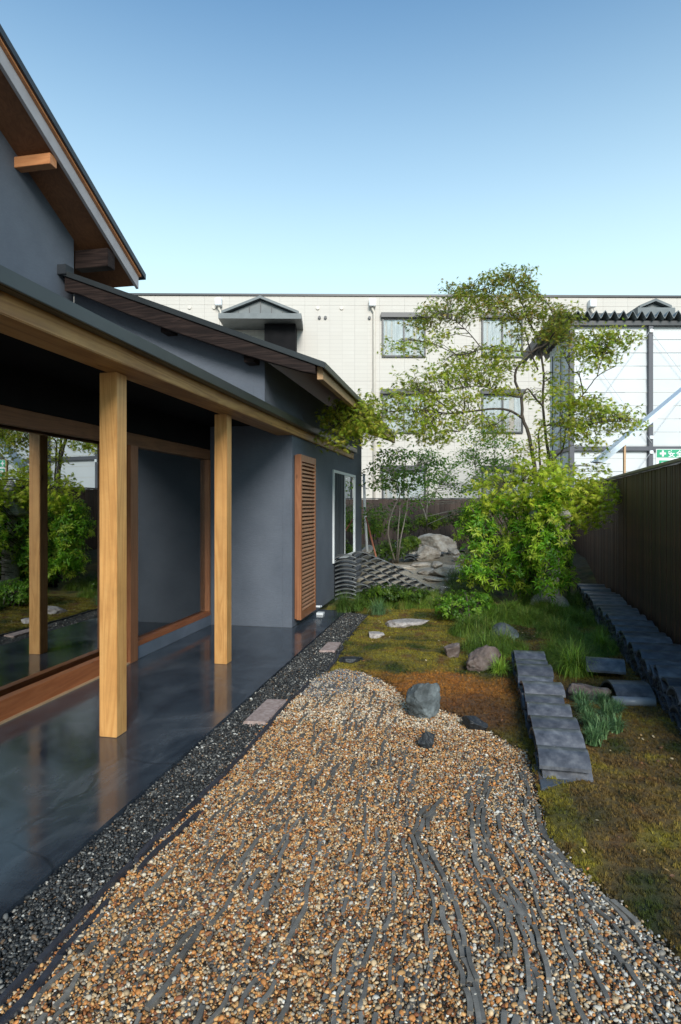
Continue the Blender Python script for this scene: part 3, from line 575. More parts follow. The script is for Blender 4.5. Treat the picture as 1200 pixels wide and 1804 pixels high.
# sign on the shed
SG = root('safety_sign', PD(1156, 860, 10.7), 'green and white sign board with a cross above the fence before the shed', 'sign', rz=TH, local=True)
s = 10.7/1100
mk('sign_post', G().box(0.1, 0.14, 0.013, 0.05, -1.75, 0.1).box(0.8, 0.84, 0.013, 0.05, -1.75, 0.1), 'steel_frame', SG)
mk('sign_board', G().box(0, 0.98, 0, 0.012, 0, 69*s), 'white_paint', SG)
mk('green_band', G().box(0.012, 0.96, -0.004, -0.0005, 54*s, 68*s), 'sign_green', SG)
mk('green_band', G().box(0.05, 0.34, -0.004, -0.0005, 32*s, 49*s), 'sign_green', SG)
for k, zz_ in enumerate((24, 16, 8)): mk('print_line', G().box(0.06, 0.80-0.1*k, -0.003, -0.0005, zz_*s, (zz_+1.6)*s), 'sign_red', SG)
mk('cross', G().box(0.06, 0.165, -0.008, -0.0045, 59.3*s, 62.7*s).box(0.096, 0.129, -0.0085, -0.005, 55.6*s, 66.4*s), 'white_paint', SG)
mk('arrow', G().prism([(0.09, -0.006, 35*s), (0.30, -0.006, 46*s), (0.09, -0.006, 46*s)], (0, 0.001, 0)), 'white_paint', SG)
fc = bpy.data.curves.new('lettering', 'FONT'); fc.body = '安全第一'; fc.size = 0.125; fc.space_character = 1.22; fc.offset = 0.002
fo = bpy.data.objects.new('lettering', fc); COL.objects.link(fo); bpy.context.view_layer.update()
tm = bpy.data.meshes.new_from_object(fo.evaluated_get(bpy.context.evaluated_depsgraph_get())); COL.objects.unlink(fo); bpy.data.objects.remove(fo)
tm.materials.clear(); tm.materials.append(MATS['white_paint'])
lo = inst('lettering', tm, SG, Matrix.Translation((0.20, -0.006, 55.8*s)) @ Matrix.Rotation(math.pi/2, 4, 'X'))
# lean-to roof end between the fence and the shed
lt0 = PD(1100, 890, 9.9); lt0.z = 0
LT = root('lean_to_roof', lt0, 'small sloping pale blue sheet roof on bare timber rafter and post behind the fence', 'shed roof', rz=TH, local=True)
q = 9.9/1100; lx = lambda u: (u-1100)*q; lz = lambda v: 1.45+(HZ-v)*q
mk('roof_sheet', G().prism([(lx(1052), 0, lz(813)), (lx(1330), 0, lz(582)), (lx(1330), 0, lz(596)), (lx(1064), 0, lz(815))], (0, 0.28, 0)), 'blue_sheet', LT)
mk('rafter', G().prism([(lx(1074), 0.02, lz(803)), (lx(1078), 0.02, lz(798)), (lx(1330), 0.02, lz(590.5)), (lx(1330), 0.02, lz(594.5))], (0, 0.05, 0)), 'pale_timber', LT)
mk('rafter_foot', G().prism([(lx(1074), 0.018, lz(803.5)), (lx(1071), 0.018, lz(800)), (lx(1100), 0.018, lz(778)), (lx(1101), 0.018, lz(782))], (0, 0.05, 0)), 'pale_timber', LT)
mk('timber_post', G().box(lx(1103.5), lx(1107), 0.08, 0.12, 0, lz(778)), 'pale_timber', LT)

# ------------------------------------------------------------------ tiles
def arc_tile(w, ln, rise, th, n=8, lip=0.0):
    """curved clay tile: profile rises and falls along X (width w), body runs along Y for ln"""
    g = G(); up = []; lo_ = []
    for i in range(n+1):
        t = i/n; x = (t-0.5)*w; z = rise*(math.sin(math.pi*t)**0.8 if 0 < t < 1 else 0)
        if lip and t > 0.85: z += lip*(t-0.85)/0.15
        up.append((x, 0, z+th)); lo_.append((x, 0, z))
    k = len(up); g.v = up+lo_+[(x, ln, z) for x, y, z in up]+[(x, ln, z) for x, y, z in lo_]
    for i in range(n):
        g.f += [(i, i+1, 2*k+i+1, 2*k+i), (k+i+1, k+i, 3*k+i, 3*k+i+1), (k+i, k+i+1, i+1, i), (2*k+i, 2*k+i+1, 3*k+i+1, 3*k+i)]
    g.f += [(0, 2*k, 3*k, k), (n, k+n, 3*k+n, 2*k+n)]
    me = bpy.data.meshes.new('roof_tile'); me.from_pydata(g.v, [], g.f); me.update(); return me
def with_mat(me, m): me.materials.append(MATS[m]); return me
tilA = with_mat(arc_tile(0.29, 0.29, 0.066, 0.018, 10), 'roof_tile'); tilB = with_mat(arc_tile(0.27, 0.28, 0.056, 0.018, 10), 'roof_tile')
tilO = with_mat(arc_tile(0.235, 0.25, 0.046, 0.013, 8), 'old_tile'); tilP = with_mat(arc_tile(0.33, 0.25, 0.040, 0.016, 8), 'old_tile')
RX = lambda a: Matrix.Rotation(a, 4, 'X'); RY = lambda a: Matrix.Rotation(a, 4, 'Y'); RZ = lambda a: Matrix.Rotation(a, 4, 'Z')
def tile_row(name, pts, label, nt, layers, z0, z1, wid):
    """low wall of stacked tiles; pts = (x, y) of the left edge from near to far"""
    a, b = Vector((*pts[0], 0)), Vector((*pts[1], 0)); d = (b-a); Ln = d.length; d.normalize(); th = math.atan2(d.y, d.x)
    R = root(name, (a.x, a.y, 0), label, 'tile wall', 'low walls of stacked roof tiles', rz=th, local=True)
    for i in range(nt):
        x = Ln*(i+0.5)/nt; zt = z0+(z1-z0)*i/nt+random.uniform(-0.010, 0.010)-0.012
        # tile body runs across (local -Y), profile along the wall; tilted so that the near lip sits proud
        M = Matrix.Translation((x, random.uniform(-0.012, 0.012), zt-0.05)) @ RY(random.uniform(0.03, 0.17)) @ RZ(random.uniform(-0.08, 0.08)) @ Matrix.Diagonal((1.0, -wid/0.29*random.uniform(0.93, 1.05), 1, 1))
        inst('roof_tile', tilA if i % 2 else tilB, R, M)
        for k in range(layers):
            zz = zt-0.05-0.028*(k+1)
            if zz < -0.06: break
            M = Matrix.Translation((x+(Ln/nt/2 if k % 2 == 0 else 0)+random.uniform(-.01, .01), random.uniform(-0.03, 0.006), zz)) @ RY(random.uniform(0.0, 0.06)) @ RZ(random.uniform(-0.05, 0.05)) @ Matrix.Diagonal((1.0, -wid/0.29*0.97, 1, 1))
            inst('roof_tile', tilB, R, M)
    return R
r1 = tile_row('tile_wall', ((0.375, 3.46), (0.40, 5.66)), 'low stacked dark tile path ending at the gravel beside the green sedge clumps', 10, 6, 0.115, 0.19, 0.27)
r2 = tile_row('tile_wall', ((1.31, 4.0), (1.68, 10.2)), 'long low wall of stacked dark roof tiles running along the foot of the board fence', 22, 7, 0.24, 0.24, 0.40)
# loose tiles
T1 = mk('ridge_tile', G(), 'roof_tile') if False else None
def loose(name, p, rz, tx, label, w=0.30, l=0.34, ty=0.0):
    me = with_mat(arc_tile(w, l, 0.085, 0.018, 10), 'roof_tile'); o = bpy.data.objects.new(name, me); COL.objects.link(o)
    o.matrix_world = Matrix.Translation(p) @ RZ(rz) @ RX(tx) @ RY(ty); tag(o, label, 'roof tile', 'loose tiles between the two tile walls'); return o
loose('roof_tile', (1.33, 5.06, 0.02), math.pi/2+0.1, 0.0, 'single curved grey tile with a pale front lip lying beside the rock and sedge', 0.40, 0.27, 0.10)
loose('roof_tile', (1.30, 5.58, 0.06), math.pi/2-0.12, 0.0, 'half hidden curved tile under drooping grass behind the pale lipped tile', 0.26, 0.30, 0.06)
lp = mk('tile_lip', G().tube([(1.045, 4.825, 0.032), (1.335, 4.84, 0.032)], 0.034, 12), 'lip_tile', loc=(1.18, 4.86, 0), smooth=True); tag(lp, 'pale rounded ridge tile end in front of the single curved grey tile', 'roof tile', 'loose tiles between the two tile walls')
sl_ = mk('slate_slab', G().prism([P(u, v, -0.02) for u, v in ((953, 1402), (988, 1393), (1040, 1376), (1040, 1362), (944, 1360))], (0, 0, 0.035)), 'slate', loc=P(985, 1380, -0.02), bevel=0.004); tag(sl_, 'flat pointed blue grey slate at the near end of the tile path', 'stone slab')
# wave pattern wall of old tiles behind the shrubs
wa = Vector((-1.98, 9.45, 0)); wb = Vector((0.25, 10.1, 0)); wd = (wb-wa); wl = wd.length
TW = root('wave_tile_wall', wa, 'curving wall of old roof tiles stacked in a wave pattern against the house', 'tile wall', rz=math.atan2(wd.y, wd.x), local=True)
def wtop(x): return 0.70 if x < 0.5 else max(0.10, 0.70-0.49*(x-0.5))
for k in range(11): inst('roof_tile', tilP, TW, Matrix.Translation((0.17, random.uniform(-0.02, 0.02), -0.02+k*0.064)) @ RZ(random.uniform(-0.05, 0.05)))
for r in range(15):
    z = -0.03+r*0.050; x = 0.42+(0.118 if r % 2 else 0.0)
    while x < wl:
        if z < wtop(x)-0.02:
            inst('roof_tile', tilO, TW, Matrix.Translation((x+random.uniform(-.012, .012), random.uniform(-0.03, 0.03)+0.25*(x/wl)**2, z+random.uniform(-.005, .005))) @ RZ(random.uniform(-0.1, 0.1)) @ RY(random.uniform(-0.08, 0.08)+0.10*(x > 0.7)))
        x += 0.236
# second dark tile line winding between the pale rocks
TW2 = root('wave_tile_wall', P(745, 985), 'short dark line of old tiles winding between pale boulders at the back', 'tile wall', local=True)
b0 = P(745, 985)
for i in range(9):
    p = P(722+i*13, 992-i*2.6)-b0
    for k in range(2): inst('roof_tile', tilO, TW2, Matrix.Translation((p.x, p.y, 0.0+0.05*k)) @ RZ(0.5+random.uniform(-0.2, 0.2)))
# border tiles between the two gravels
def edge_piece(path, w, z0, z1):
    g = G(); n = len(path)
    for i, p in enumerate(path):
        d = (path[min(i+1, n-1)]-path[max(0, i-1)]).normalized(); s_ = Vector((-d.y, d.x, 0))*w/2
        for q_, z in ((s_, z0), (s_, z1), (-s_, z1), (-s_, z0)): g.v.append((p.x+q_.x, p.y+q_.y, z))
    for i in range(n-1):
        for j in range(4): g.f.append((i*4+j, (i+1)*4+j, (i+1)*4+(j+1) % 4, i*4+(j+1) % 4))
    g.f += [(3, 2, 1, 0), tuple((n-1)*4+j for j in range(4))]
    return g
def along(line, s):
    for i in range(len(line)-1):
        L_ = (line[i+1]-line[i]).length
        if s <= L_: return line[i].lerp(line[i+1], s/L_)
        s -= L_
    return None
def length(line): return sum((line[i+1]-line[i]).length for i in range(len(line)-1))
pieces = []
def dash(line, gap=0.35, lo=0.09, hi=0.24, w=(0.014, 0.026), wob=0.012, zt=(-0.004, 0.008), out=pieces):
    s = random.uniform(0, 0.15); L_ = length(line)
    while s < L_-0.1:
        ln = random.uniform(lo, hi)
        if random.random() < gap: s += random.uniform(0.04, 0.22); continue
        o_ = random.uniform(-wob, wob); bend = random.uniform(-0.012, 0.012); path = []
        for k in range(6):
            p = along(line, min(L_, s+ln*k/5))
            if p is None: break
            q_ = along(line, min(L_, s+ln*k/5+0.01)) or p; d = (q_-p); d = d.normalized() if d.length > 1e-5 else Vector((0, 1, 0))
            sd_ = Vector((-d.y, d.x, 0)); path.append(p+sd_*(o_+bend*math.sin(math.pi*k/5)))
        if len(path) == 6: out.append((path, random.uniform(*w), random.uniform(*zt)))
        s += ln+random.uniform(0.006, 0.03)
def uv_line(pts, n=60):
    vs = [p[1] for p in pts]; us = [p[0] for p in pts]
    return vs, us
VS = np.linspace(1190, 1880, 70)
def guide(d): k = sorted(d.items()); return np.interp(VS, [a for a, b in k], [b for a, b in k]), k[0][0], k[-1][0]
guides = [
 ({1190: 575, 1300: 475, 1400: 382, 1500: 275, 1600: 175, 1700: 85, 1804: -10, 1880: -80}, 1195),
 ({1190: 600, 1300: 530, 1400: 455, 1500: 375, 1600: 300, 1700: 225, 1804: 140, 1880: 80}, 1195),
 ({1190: 630, 1300: 585, 1400: 530, 1500: 475, 1600: 425, 1700: 375, 1804: 300, 1880: 250}, 1190),
 ({1190: 660, 1300: 630, 1400: 595, 1500: 560, 1600: 525, 1700: 485, 1804: 430, 1880: 390}, 1205),
 ({1220: 690, 1300: 665, 1400: 650, 1500: 640, 1600: 625, 1700: 590, 1804: 550, 1880: 520}, 1230),
 ({1250: 715, 1300: 700, 1400: 700, 1500: 706, 1600: 705, 1650: 690, 1700: 672, 1804: 650, 1880: 640}, 1290),
 ({1300: 745, 1400: 730, 1440: 726, 1500: 730, 1550: 748, 1600: 768, 1700: 765, 1804: 750, 1880: 745}, 1330)]
guidesR = [
 ({1310: 868, 1350: 830, 1400: 785, 1440: 748, 1470: 738, 1510: 752, 1560: 778, 1600: 792, 1650: 804, 1700: 818, 1750: 832, 1804: 842, 1880: 850}, 1325),
 ({1310: 885, 1360: 850, 1425: 826, 1505: 838, 1570: 868, 1605: 893, 1675: 905, 1725: 915, 1790: 912, 1880: 910}, 1330),
 ({1310: 898, 1360: 870, 1440: 850, 1490: 862, 1535: 882, 1570: 912, 1615: 932, 1670: 950, 1730: 968, 1804: 985, 1880: 1000}, 1330),
 ({1310: 915, 1370: 905, 1435: 915, 1490: 942, 1550: 985, 1600: 1015, 1650: 1048, 1700: 1085, 1804: 1140, 1880: 1170}, 1340),
 ({1330: 930, 1400: 938, 1465: 954, 1520: 1002, 1570: 1056, 1620: 1112, 1680: 1180, 1804: 1310, 1880: 1380}, 1345)]
def fan(gs, counts):
    for (a, va), (b, vb), c in zip(gs[:-1], gs[1:], counts):
        ga, gb = guide(a)[0], guide(b)[0]
        for k in range(c):
            t_ = (k+random.uniform(0.2, 0.8))/c; vs0 = va+(vb-va)*t_
            line = [P(ga[i]*(1-t_)+gb[i]*t_+4*math.sin(i*0.5+k*2), VS[i], 0.0) for i in range(len(VS)) if VS[i] >= vs0]
            dash(line, gap=0.42, lo=0.07, hi=0.20, w=(0.010, 0.018), zt=(-0.012, 0.001))
fan(guides, (5, 6, 6, 5, 5, 5)); fan(guidesR, (4, 5, 5, 5))
for off in (-8, 4, 17):
    ga = guide(guidesR[0][0])[0]; dash([P(ga[i]+off-5, VS[i], 0.0) for i in range(len(VS)) if VS[i] > 1390], gap=0.16, lo=0.08, hi=0.15, w=(0.014, 0.02), zt=(-0.002, 0.010), wob=0.006)
for k in (1, 2):
    ga = guide(guidesR[k][0])[0]; dash([P(ga[i], VS[i], 0.0) for i in range(len(VS)) if VS[i] > 1400], gap=0.18, lo=0.08, hi=0.16, w=(0.014, 0.02), zt=(-0.004, 0.008), wob=0.006)
gb9 = guide(guidesR[4][0])[0]; dash([P(gb9[i]+3, VS[i], 0.0) for i in range(len(VS)) if VS[i] > 1400], gap=0.15, lo=0.08, hi=0.16, w=(0.016, 0.024), zt=(-0.004, 0.010))
pieces = [p for p in pieces if p[0][0].y > 0.9]
pieces.sort(key=lambda p: (Vector((p[0][2].x, p[0][2].y, 0))).length)
rest = G()
for k, (path, w, zt) in enumerate(pieces):
    g = edge_piece(path, w, -0.03, zt)
    if k < 295: mk('tile_edge', g, 'tile_edge', bed)
    else: n = len(rest.v); rest.v += g.v; rest.f += [tuple(n+i for i in f) for f in g.f]
mk('far_tile_edges', rest, 'tile_edge', bed, kind='stuff')
bl = [P(u, v, 0.0) for u, v in g0[:-1]]; bp = []
dash(bl, gap=0.0, lo=0.24, hi=0.30, w=(0.016, 0.022), wob=0.006, zt=(0.004, 0.010), out=bp)
dash([P(u+14, v+10, 0.0) for u, v in g0[3:-1]], gap=0.3, lo=0.2, hi=0.30, w=(0.016, 0.022), wob=0.008, zt=(0.0, 0.006), out=bp)
dash([P(u, v, 0.0) for u, v in ((578, 1182), (598, 1150), (622, 1113), (650, 1082))], gap=0.0, lo=0.24, hi=0.30, w=(0.016, 0.022), wob=0.004, zt=(0.004, 0.012), out=bp)
for path, w, zt in bp: mk('border_tile', edge_piece(path, w, -0.03, zt), 'border_tile', strip)

# ------------------------------------------------------------------ pebbles
def pebble(seed):
    bm = bmesh.new(); bmesh.ops.create_icosphere(bm, subdivisions=2, radius=0.5)
    for v in bm.verts: v.co *= 1+0.35*noise.noise(v.co*1.7+Vector((seed*9, 0, 0))); v.co.z *= 0.62; v.co.y *= 0.82
    me = bpy.data.meshes.new('pebble'); bm.to_mesh(me); bm.free(); me.polygons.foreach_set('use_smooth', [True]*len(me.polygons)); me.materials.append(MATS['pebble']); return me
peb = [pebble(k) for k in range(5)]
def scatter_pebbles(name, poly, dens, size, pal, wts, ymax, jit, zc, label=None):
    xs_ = [p[0] for p in poly]; ys_ = [p[1] for p in poly]; ymin = 0.9
    n = int((max(xs_)-min(xs_))*(ymax-ymin)*dens); x = rng.uniform(min(xs_), max(xs_), n); y = rng.uniform(ymin, ymax, n)
    vis = np.abs(x)/np.maximum(y, 0.01) < 1.3
    k = inpoly(x+rng.normal(0, jit, n), y+rng.normal(0, jit, n), poly) & vis & (x > -1.605); x, y = x[k], y[k]; n = len(x)
    s = size*np.clip(np.exp(rng.normal(-0.05, 0.34, n)), 0.45, 2.2)
    z = zc+rng.uniform(-0.011, 0.009, n)
    rot = np.stack([rng.normal(0, 0.35, n), rng.normal(0, 0.35, n), rng.uniform(0, 6.28, n)], 1)
    pal = np.array(pal); c = pal[rng.choice(len(pal), n, p=np.array(wts)/sum(wts))]*rng.uniform(0.42, 1.0, n)[:, None]
    return x, y, z, s, rot, c
pal1 = [(0.58, 0.24, 0.07), (0.68, 0.37, 0.14), (0.36, 0.14, 0.05), (0.66, 0.47, 0.27), (0.72, 0.60, 0.44), (0.80, 0.74, 0.64), (0.05, 0.045, 0.04), (0.15, 0.13, 0.11), (0.33, 0.27, 0.20), (0.25, 0.09, 0.04)]
x, y, z, s, rot, c = scatter_pebbles('gravel', GOLD, 23000, 0.0100, pal1, [17, 21, 9, 18, 10, 3, 9, 8, 11, 5], 6.4, 0.02, -0.014)
pale = np.clip((x-0.0)/0.7+0.15*np.sin(x*9+y*4), 0, 1)       # paler, greyer stones towards the right
sw_ = rng.random(len(x)) < 0.62*pale; alt = np.array([(0.72, 0.66, 0.56), (0.84, 0.81, 0.75), (0.42, 0.38, 0.32), (0.10, 0.10, 0.10), (0.55, 0.40, 0.24), (0.22, 0.21, 0.20)])*0.72
c = np.where(sw_[:, None], alt[rng.choice(6, len(x), p=[.27, .10, .23, .14, .16, .10])]*rng.uniform(0.7, 1.1, len(x))[:, None], c)
far = (y > 4.1)&(rng.random(len(x)) < 0.35); c = np.where(far[:, None], np.array((0.70, 0.58, 0.43))*rng.uniform(0.5, 1.15, len(x))[:, None], c)
drk = (y > 4.85+0.25*np.sin(x*7))&(rng.random(len(x)) < 0.55); c = np.where(drk[:, None], np.array((0.13, 0.13, 0.135))*rng.uniform(0.4, 2.0, len(x))[:, None], c)
t4 = np.ones((len(x), 4)); t4[:, :3] = np.clip(c, 0, 0.9)
scl = np.stack([s*rng.uniform(0.85, 1.4, len(x)), s, s*rng.uniform(0.8, 1.2, len(x))], 1)
print('gold pebbles', len(x))
gn_instances('gravel', peb, np.stack([x, y, z], 1), rot, scl, rng.integers(0, 5, len(x)), t4, kind='stuff')
pal2 = [(0.022, 0.024, 0.026), (0.05, 0.053, 0.055), (0.10, 0.10, 0.098), (0.19, 0.185, 0.17), (0.38, 0.36, 0.32), (0.60, 0.58, 0.53), (0.20, 0.13, 0.08)]
x, y, z, s, rot, c = scatter_pebbles('dark_gravel', STRIP, 21000, 0.0103, pal2, [34, 28, 16, 8, 4, 1.5, 4], 8.5, 0.008, -0.016)
t4 = np.ones((len(x), 4)); t4[:, :3] = np.clip(c, 0, 0.9)
scl = np.stack([s*rng.uniform(0.85, 1.4, len(x)), s, s*rng.uniform(0.8, 1.2, len(x))], 1)
gn_instances('dark_gravel', peb, np.stack([x, y, z], 1), rot, scl, rng.integers(0, 5, len(x)), t4, kind='stuff')
print('dark pebbles', len(x))

# ------------------------------------------------------------------ moss tufts
def tuft(seed):
    r_ = random.Random(seed); g = G()
    for k in range(7):
        a = r_.uniform(0, 6.28); b = r_.uniform(0.2, 0.9); h = r_.uniform(0.6, 1.1); x, y = r_.uniform(-.4, .4), r_.uniform(-.4, .4); n = len(g.v)
        g.v += [(x-0.12*math.sin(a), y+0.12*math.cos(a), -0.2), (x+0.12*math.sin(a), y-0.12*math.cos(a), -0.2), (x+b*math.cos(a)*0.7, y+b*math.sin(a)*0.7, h)]; g.f.append((n, n+1, n+2))
    me = bpy.data.meshes.new('moss_tuft'); me.from_pydata(g.v, [], g.f); me.materials.append(MATS['moss_tuft']); return me
n = 150000; y = 2.0+6.8*rng.random(n)**1.15; x = rng.uniform(-1.45, 2.2, n)
k = ~inpoly(x, y, GOLD) & ~inpoly(x+rng.normal(0, 0.02, n), y, STRIP) & (x < fb+fa*y) & (x/y < 0.72); x, y = x[k], y[k]; n = len(x)
ix = np.clip(((x-X0)/(X1-X0)*(nx-1)).round().astype(int), 0, nx-1); iy = np.clip(((y-Y0)/(Y1-Y0)*(ny-1)).round().astype(int), 0, ny-1)
zt = zz[iy*nx+ix] if len(np.shape(zz)) else 0
ok = zt > -0.1; x, y, zt, ix, iy = x[ok], y[ok], zt[ok], ix[ok], iy[ok]; n = len(x)
t4 = tc_[iy*nx+ix].copy(); t4[:, :3] *= rng.uniform(0.45, 1.75, n)[:, None]
s = rng.uniform(0.006, 0.019, n)
gn_instances('moss', [tuft(k) for k in range(4)], np.stack([x, y, zt], 1), np.stack([rng.normal(0, .2, n), rng.normal(0, .2, n), rng.uniform(0, 6.28, n)], 1),
             np.stack([s, s, s*rng.uniform(0.5, 1.1, n)], 1), rng.integers(0, 4, n), t4, kind='stuff')
print('moss', n)

# fallen leaves and crumbs of soil lying on the moss and the gravel edge
n = 420; x = rng.uniform(-1.2, 2.0, n); y = 2.3+5.5*rng.random(n)**1.2; k = (x/y < 0.6) & (x < fb+fa*y-0.1) & ~((x > 0.34) & (x < 0.75) & (y < 6) & (y > 3.2)) & (x > -1.1); x, y = x[k], y[k]; n = len(x)
lm = bpy.data.meshes.new('fallen_leaf'); lm.from_pydata([(0, 0, 0), (-.3, .5, .12), (0, .5, .03), (.3, .5, .15), (0, 1.1, .1)], [], [(0, 2, 1), (0, 3, 2), (1, 2, 4), (2, 3, 4)]); lm.materials.append(MATS['pebble'])
pc = np.array([(0.22, 0.10, 0.04), (0.35, 0.22, 0.09), (0.12, 0.06, 0.03), (0.42, 0.33, 0.20)]); t4 = np.ones((n, 4)); t4[:, :3] = pc[rng.integers(0, 4, n)]; s = rng.uniform(0.012, 0.030, n)
gn_instances('fallen_leaves', [lm, peb[0]], np.stack([x, y, np.full(n, 0.020)], 1), np.stack([rng.normal(0, .3, n), rng.normal(0, .3, n), rng.uniform(0, 6.28, n)], 1), np.stack([s*.8, s*.8, s*.6], 1), rng.integers(0, 2, n), t4, kind='stuff')

# ------------------------------------------------------------------ rocks
def rock(name, c, size, seed, mat, label, cat='rock', rz=0.0, flat=False, cuts=7, group=None, sink=0.15, tilt=0.0):
    bm = bmesh.new(); bmesh.ops.create_icosphere(bm, subdivisions=5, radius=1.0); r_ = random.Random(seed)
    planes = [(Vector((r_.gauss(0, 1), r_.gauss(0, 1), r_.gauss(0, 0.8))).normalized(), r_.uniform(0.42, 0.74)) for _ in range(cuts)]
    for v in bm.verts:
        p = v.co.copy()
        for n_, d_ in planes:
            e = p.dot(n_)-d_
            if e > 0: p -= n_*e*0.92
        p *= 1+0.16*noise.fractal(p*1.5+Vector((seed*3.1, 0, 0)), 0.8, 2.1, 6)+0.05*abs(noise.noise(p*4+Vector((0, seed, 0))))
        if flat: p.z = max(-1, min(p.z*2.2, 0.85+0.1*noise.noise(p*3+Vector((seed, 0, 0)))))
        v.co = p
    M = RZ(rz) @ RY(tilt) @ Matrix.Diagonal((size[0]/2, size[1]/2, size[2]/2, 1)); bmesh.ops.transform(bm, matrix=M, verts=bm.verts)
    lo_ = min(v.co.z for v in bm.verts); hi_ = max(v.co.z for v in bm.verts)
    for v in bm.verts: v.co.z -= lo_+sink*(hi_-lo_)
    me = bpy.data.meshes.new(name); bm.to_mesh(me); bm.free(); me.polygons.foreach_set('use_smooth', [True]*len(me.polygons)); me.materials.append(MATS[mat])
    o = bpy.data.objects.new(name, me); COL.objects.link(o); o.location = c; tag(o, label, cat, group); return o
rock('garden_rock', P(747, 1260), (0.25, 0.23, 0.285), 3, 'blue_rock', 'upright blue grey rock standing where the gravel meets orange moss', rz=0.5, tilt=0.25, sink=0.12)
rock('garden_rock', P(752, 1313), (0.15, 0.11, 0.11), 11, 'black_rock', 'small jagged black stone sitting on the gold gravel, nearer of two', rz=0.3, cuts=10)
rock('garden_rock', P(835, 1283), (0.19, 0.12, 0.10), 15, 'black_rock', 'small black stone at the edge of gravel and brown moss', rz=-0.5, cuts=10)
rock('garden_rock', P(795, 1160), (0.17, 0.14, 0.22), 21, 'brown_rock', 'small pointed grey rock at the left edge of the grass clumps', rz=0.8, tilt=0.5)
rock('garden_rock', P(850, 1183), (0.36, 0.24, 0.26), 25, 'brown_rock', 'reddish brown sloping rock beside the small bright grass tuft', rz=0.5, tilt=-0.5)
rock('garden_rock', P(888, 1128), (0.36, 0.25, 0.22), 29, 'blue_rock', 'grey rock half buried among the long grass', rz=0.2)
rock('garden_rock', P(1035, 1235), (0.30, 0.26, 0.20), 31, 'brown_rock', 'dull grey rock between the tile path and the loose tiles', rz=0.4)
rock('garden_rock', P(620, 1165), (0.27, 0.13, 0.05), 33, 'black_rock', 'flat blackish stone set in the yellow moss', rz=0.2, flat=True, sink=0.3)
rock('stepping_stone', P(712, 1102), (0.66, 0.36, 0.11), 41, 'stepping_granite', 'long pale rough granite stepping stone across the moss', 'stepping stone', rz=0.15, flat=True, cuts=12, sink=0.45, group='stepping stones')
rock('stepping_stone', P(662, 1121), (0.28, 0.20, 0.08), 43, 'stepping_granite', 'small pale stepping stone in front of the long granite one', 'stepping stone', rz=0.2, flat=True, cuts=12, sink=0.45, group='stepping stones')
for nm, q_, lb in (('paving_stone', ((470, 1231), (506, 1232), (468, 1272), (428, 1271)), 'larger pinkish granite slab set across the dark gravel strip'),
                   ('paving_stone', ((577, 1131), (601, 1131), (590, 1146), (562, 1146)), 'smaller pinkish granite slab farther along the dark gravel strip')):
    c_ = [P(u, v, 0.008) for u, v in q_]; ce = sum(c_, Vector())/4
    o = mk(nm, G().prism([(p.x, p.y, -0.05) for p in c_[::-1]], (0, 0, 0.058)), 'pink_granite', loc=(ce.x, ce.y, 0), bevel=0.006); tag(o, lb, 'paving stone', 'granite slabs in the dark gravel')
bl_ = [((775, 974), (1.0, 0.7, 0.56), 'large pale boulder in front of the far board fence'), ((752, 986), (0.62, 0.5, 0.36), 'rounded pale pinkish boulder in front of the largest boulder'),
       ((705, 966), (0.5, 0.4, 0.3), 'small pale boulder between the shrubs at the back'), ((668, 952), (0.42, 0.35, 0.32), 'small grey boulder left of the thin birch like stems'),
       ((800, 978), (0.42, 0.35, 0.22), 'low pale stone at the right foot of the large boulder'), ((788, 1016), (0.62, 0.45, 0.24), 'cream rock among dark tiles beside the bright bush'),
       ((752, 1010), (0.55, 0.4, 0.12), 'flat sandy stone behind the wave tile wall'), ((712, 1003), (0.5, 0.35, 0.10), 'flat sandy stone at the foot of the thin stems'),
       ((650, 975), (0.4, 0.3, 0.2), 'small stone beside the leaning pole'), ((800, 1032), (0.45, 0.3, 0.2), 'small grey rock at the low end of the wave tile wall'), ((740, 997), (0.6, 0.35, 0.10), 'low flat pale stone beside the dark tile line'), ((770, 1000), (0.4, 0.3, 0.14), 'pale stone tucked behind the cream rock'), ((765, 1024), (0.5, 0.3, 0.12), 'flat cream stone just above the low end of the wave tile wall'), ((728, 980), (0.3, 0.25, 0.14), 'small pinkish stone left of the rounded boulder'), ((812, 990), (0.4, 0.3, 0.2), 'pale stone against the left flank of the bright bush')]
for k, ((u, v), sz, lb) in enumerate(bl_): rock('boulder', P(u, v), sz, 60+k*5, 'pale_boulder', lb, 'boulder', rz=k*1.3, cuts=8, group='pale boulders at the back of the garden')

# ------------------------------------------------------------------ stone lantern behind the bush
lx_, ly_ = 1.15, 9.15
LN = root('stone_lantern', (lx_, ly_, 0), 'weathered granite garden lantern standing behind the bright bush near the fence', 'stone lantern')
c_ = (lx_, ly_, 0)
def sq(r0, z0, r1, z1, rz=0.0):
    g = G(); g.v = []
    for r_, z_ in ((r0, z0), (r1, z1)):
        for k in range(4): t_ = math.pi/4+k*math.pi/2+rz; g.v.append((lx_+r_*1.414*math.cos(t_), ly_+r_*1.414*math.sin(t_), z_))
    g.f = [(3, 2, 1, 0), (4, 5, 6, 7)]+[(k, (k+1) % 4, 4+(k+1) % 4, 4+k) for k in range(4)]; return g
mk('base', G().lathe([(0.26, -0.02), (0.28, 0.06), (0.24, 0.14), (0.17, 0.2)], c_, 12), 'lantern_granite', LN, smooth=False)
mk('shaft', G().lathe([(0.14, 0.2), (0.135, 0.48), (0.155, 0.50), (0.155, 0.53), (0.135, 0.55), (0.14, 0.85), (0.17, 0.88), (0.2, 0.91)], c_, 20), 'lantern_granite', LN)
mk('platform', sq(0.20, 0.911, 0.25, 1.0), 'lantern_granite', LN, 0.01)
mk('firebox', sq(0.155, 1.001, 0.15, 1.27), 'lantern_granite', LN, 0.008)
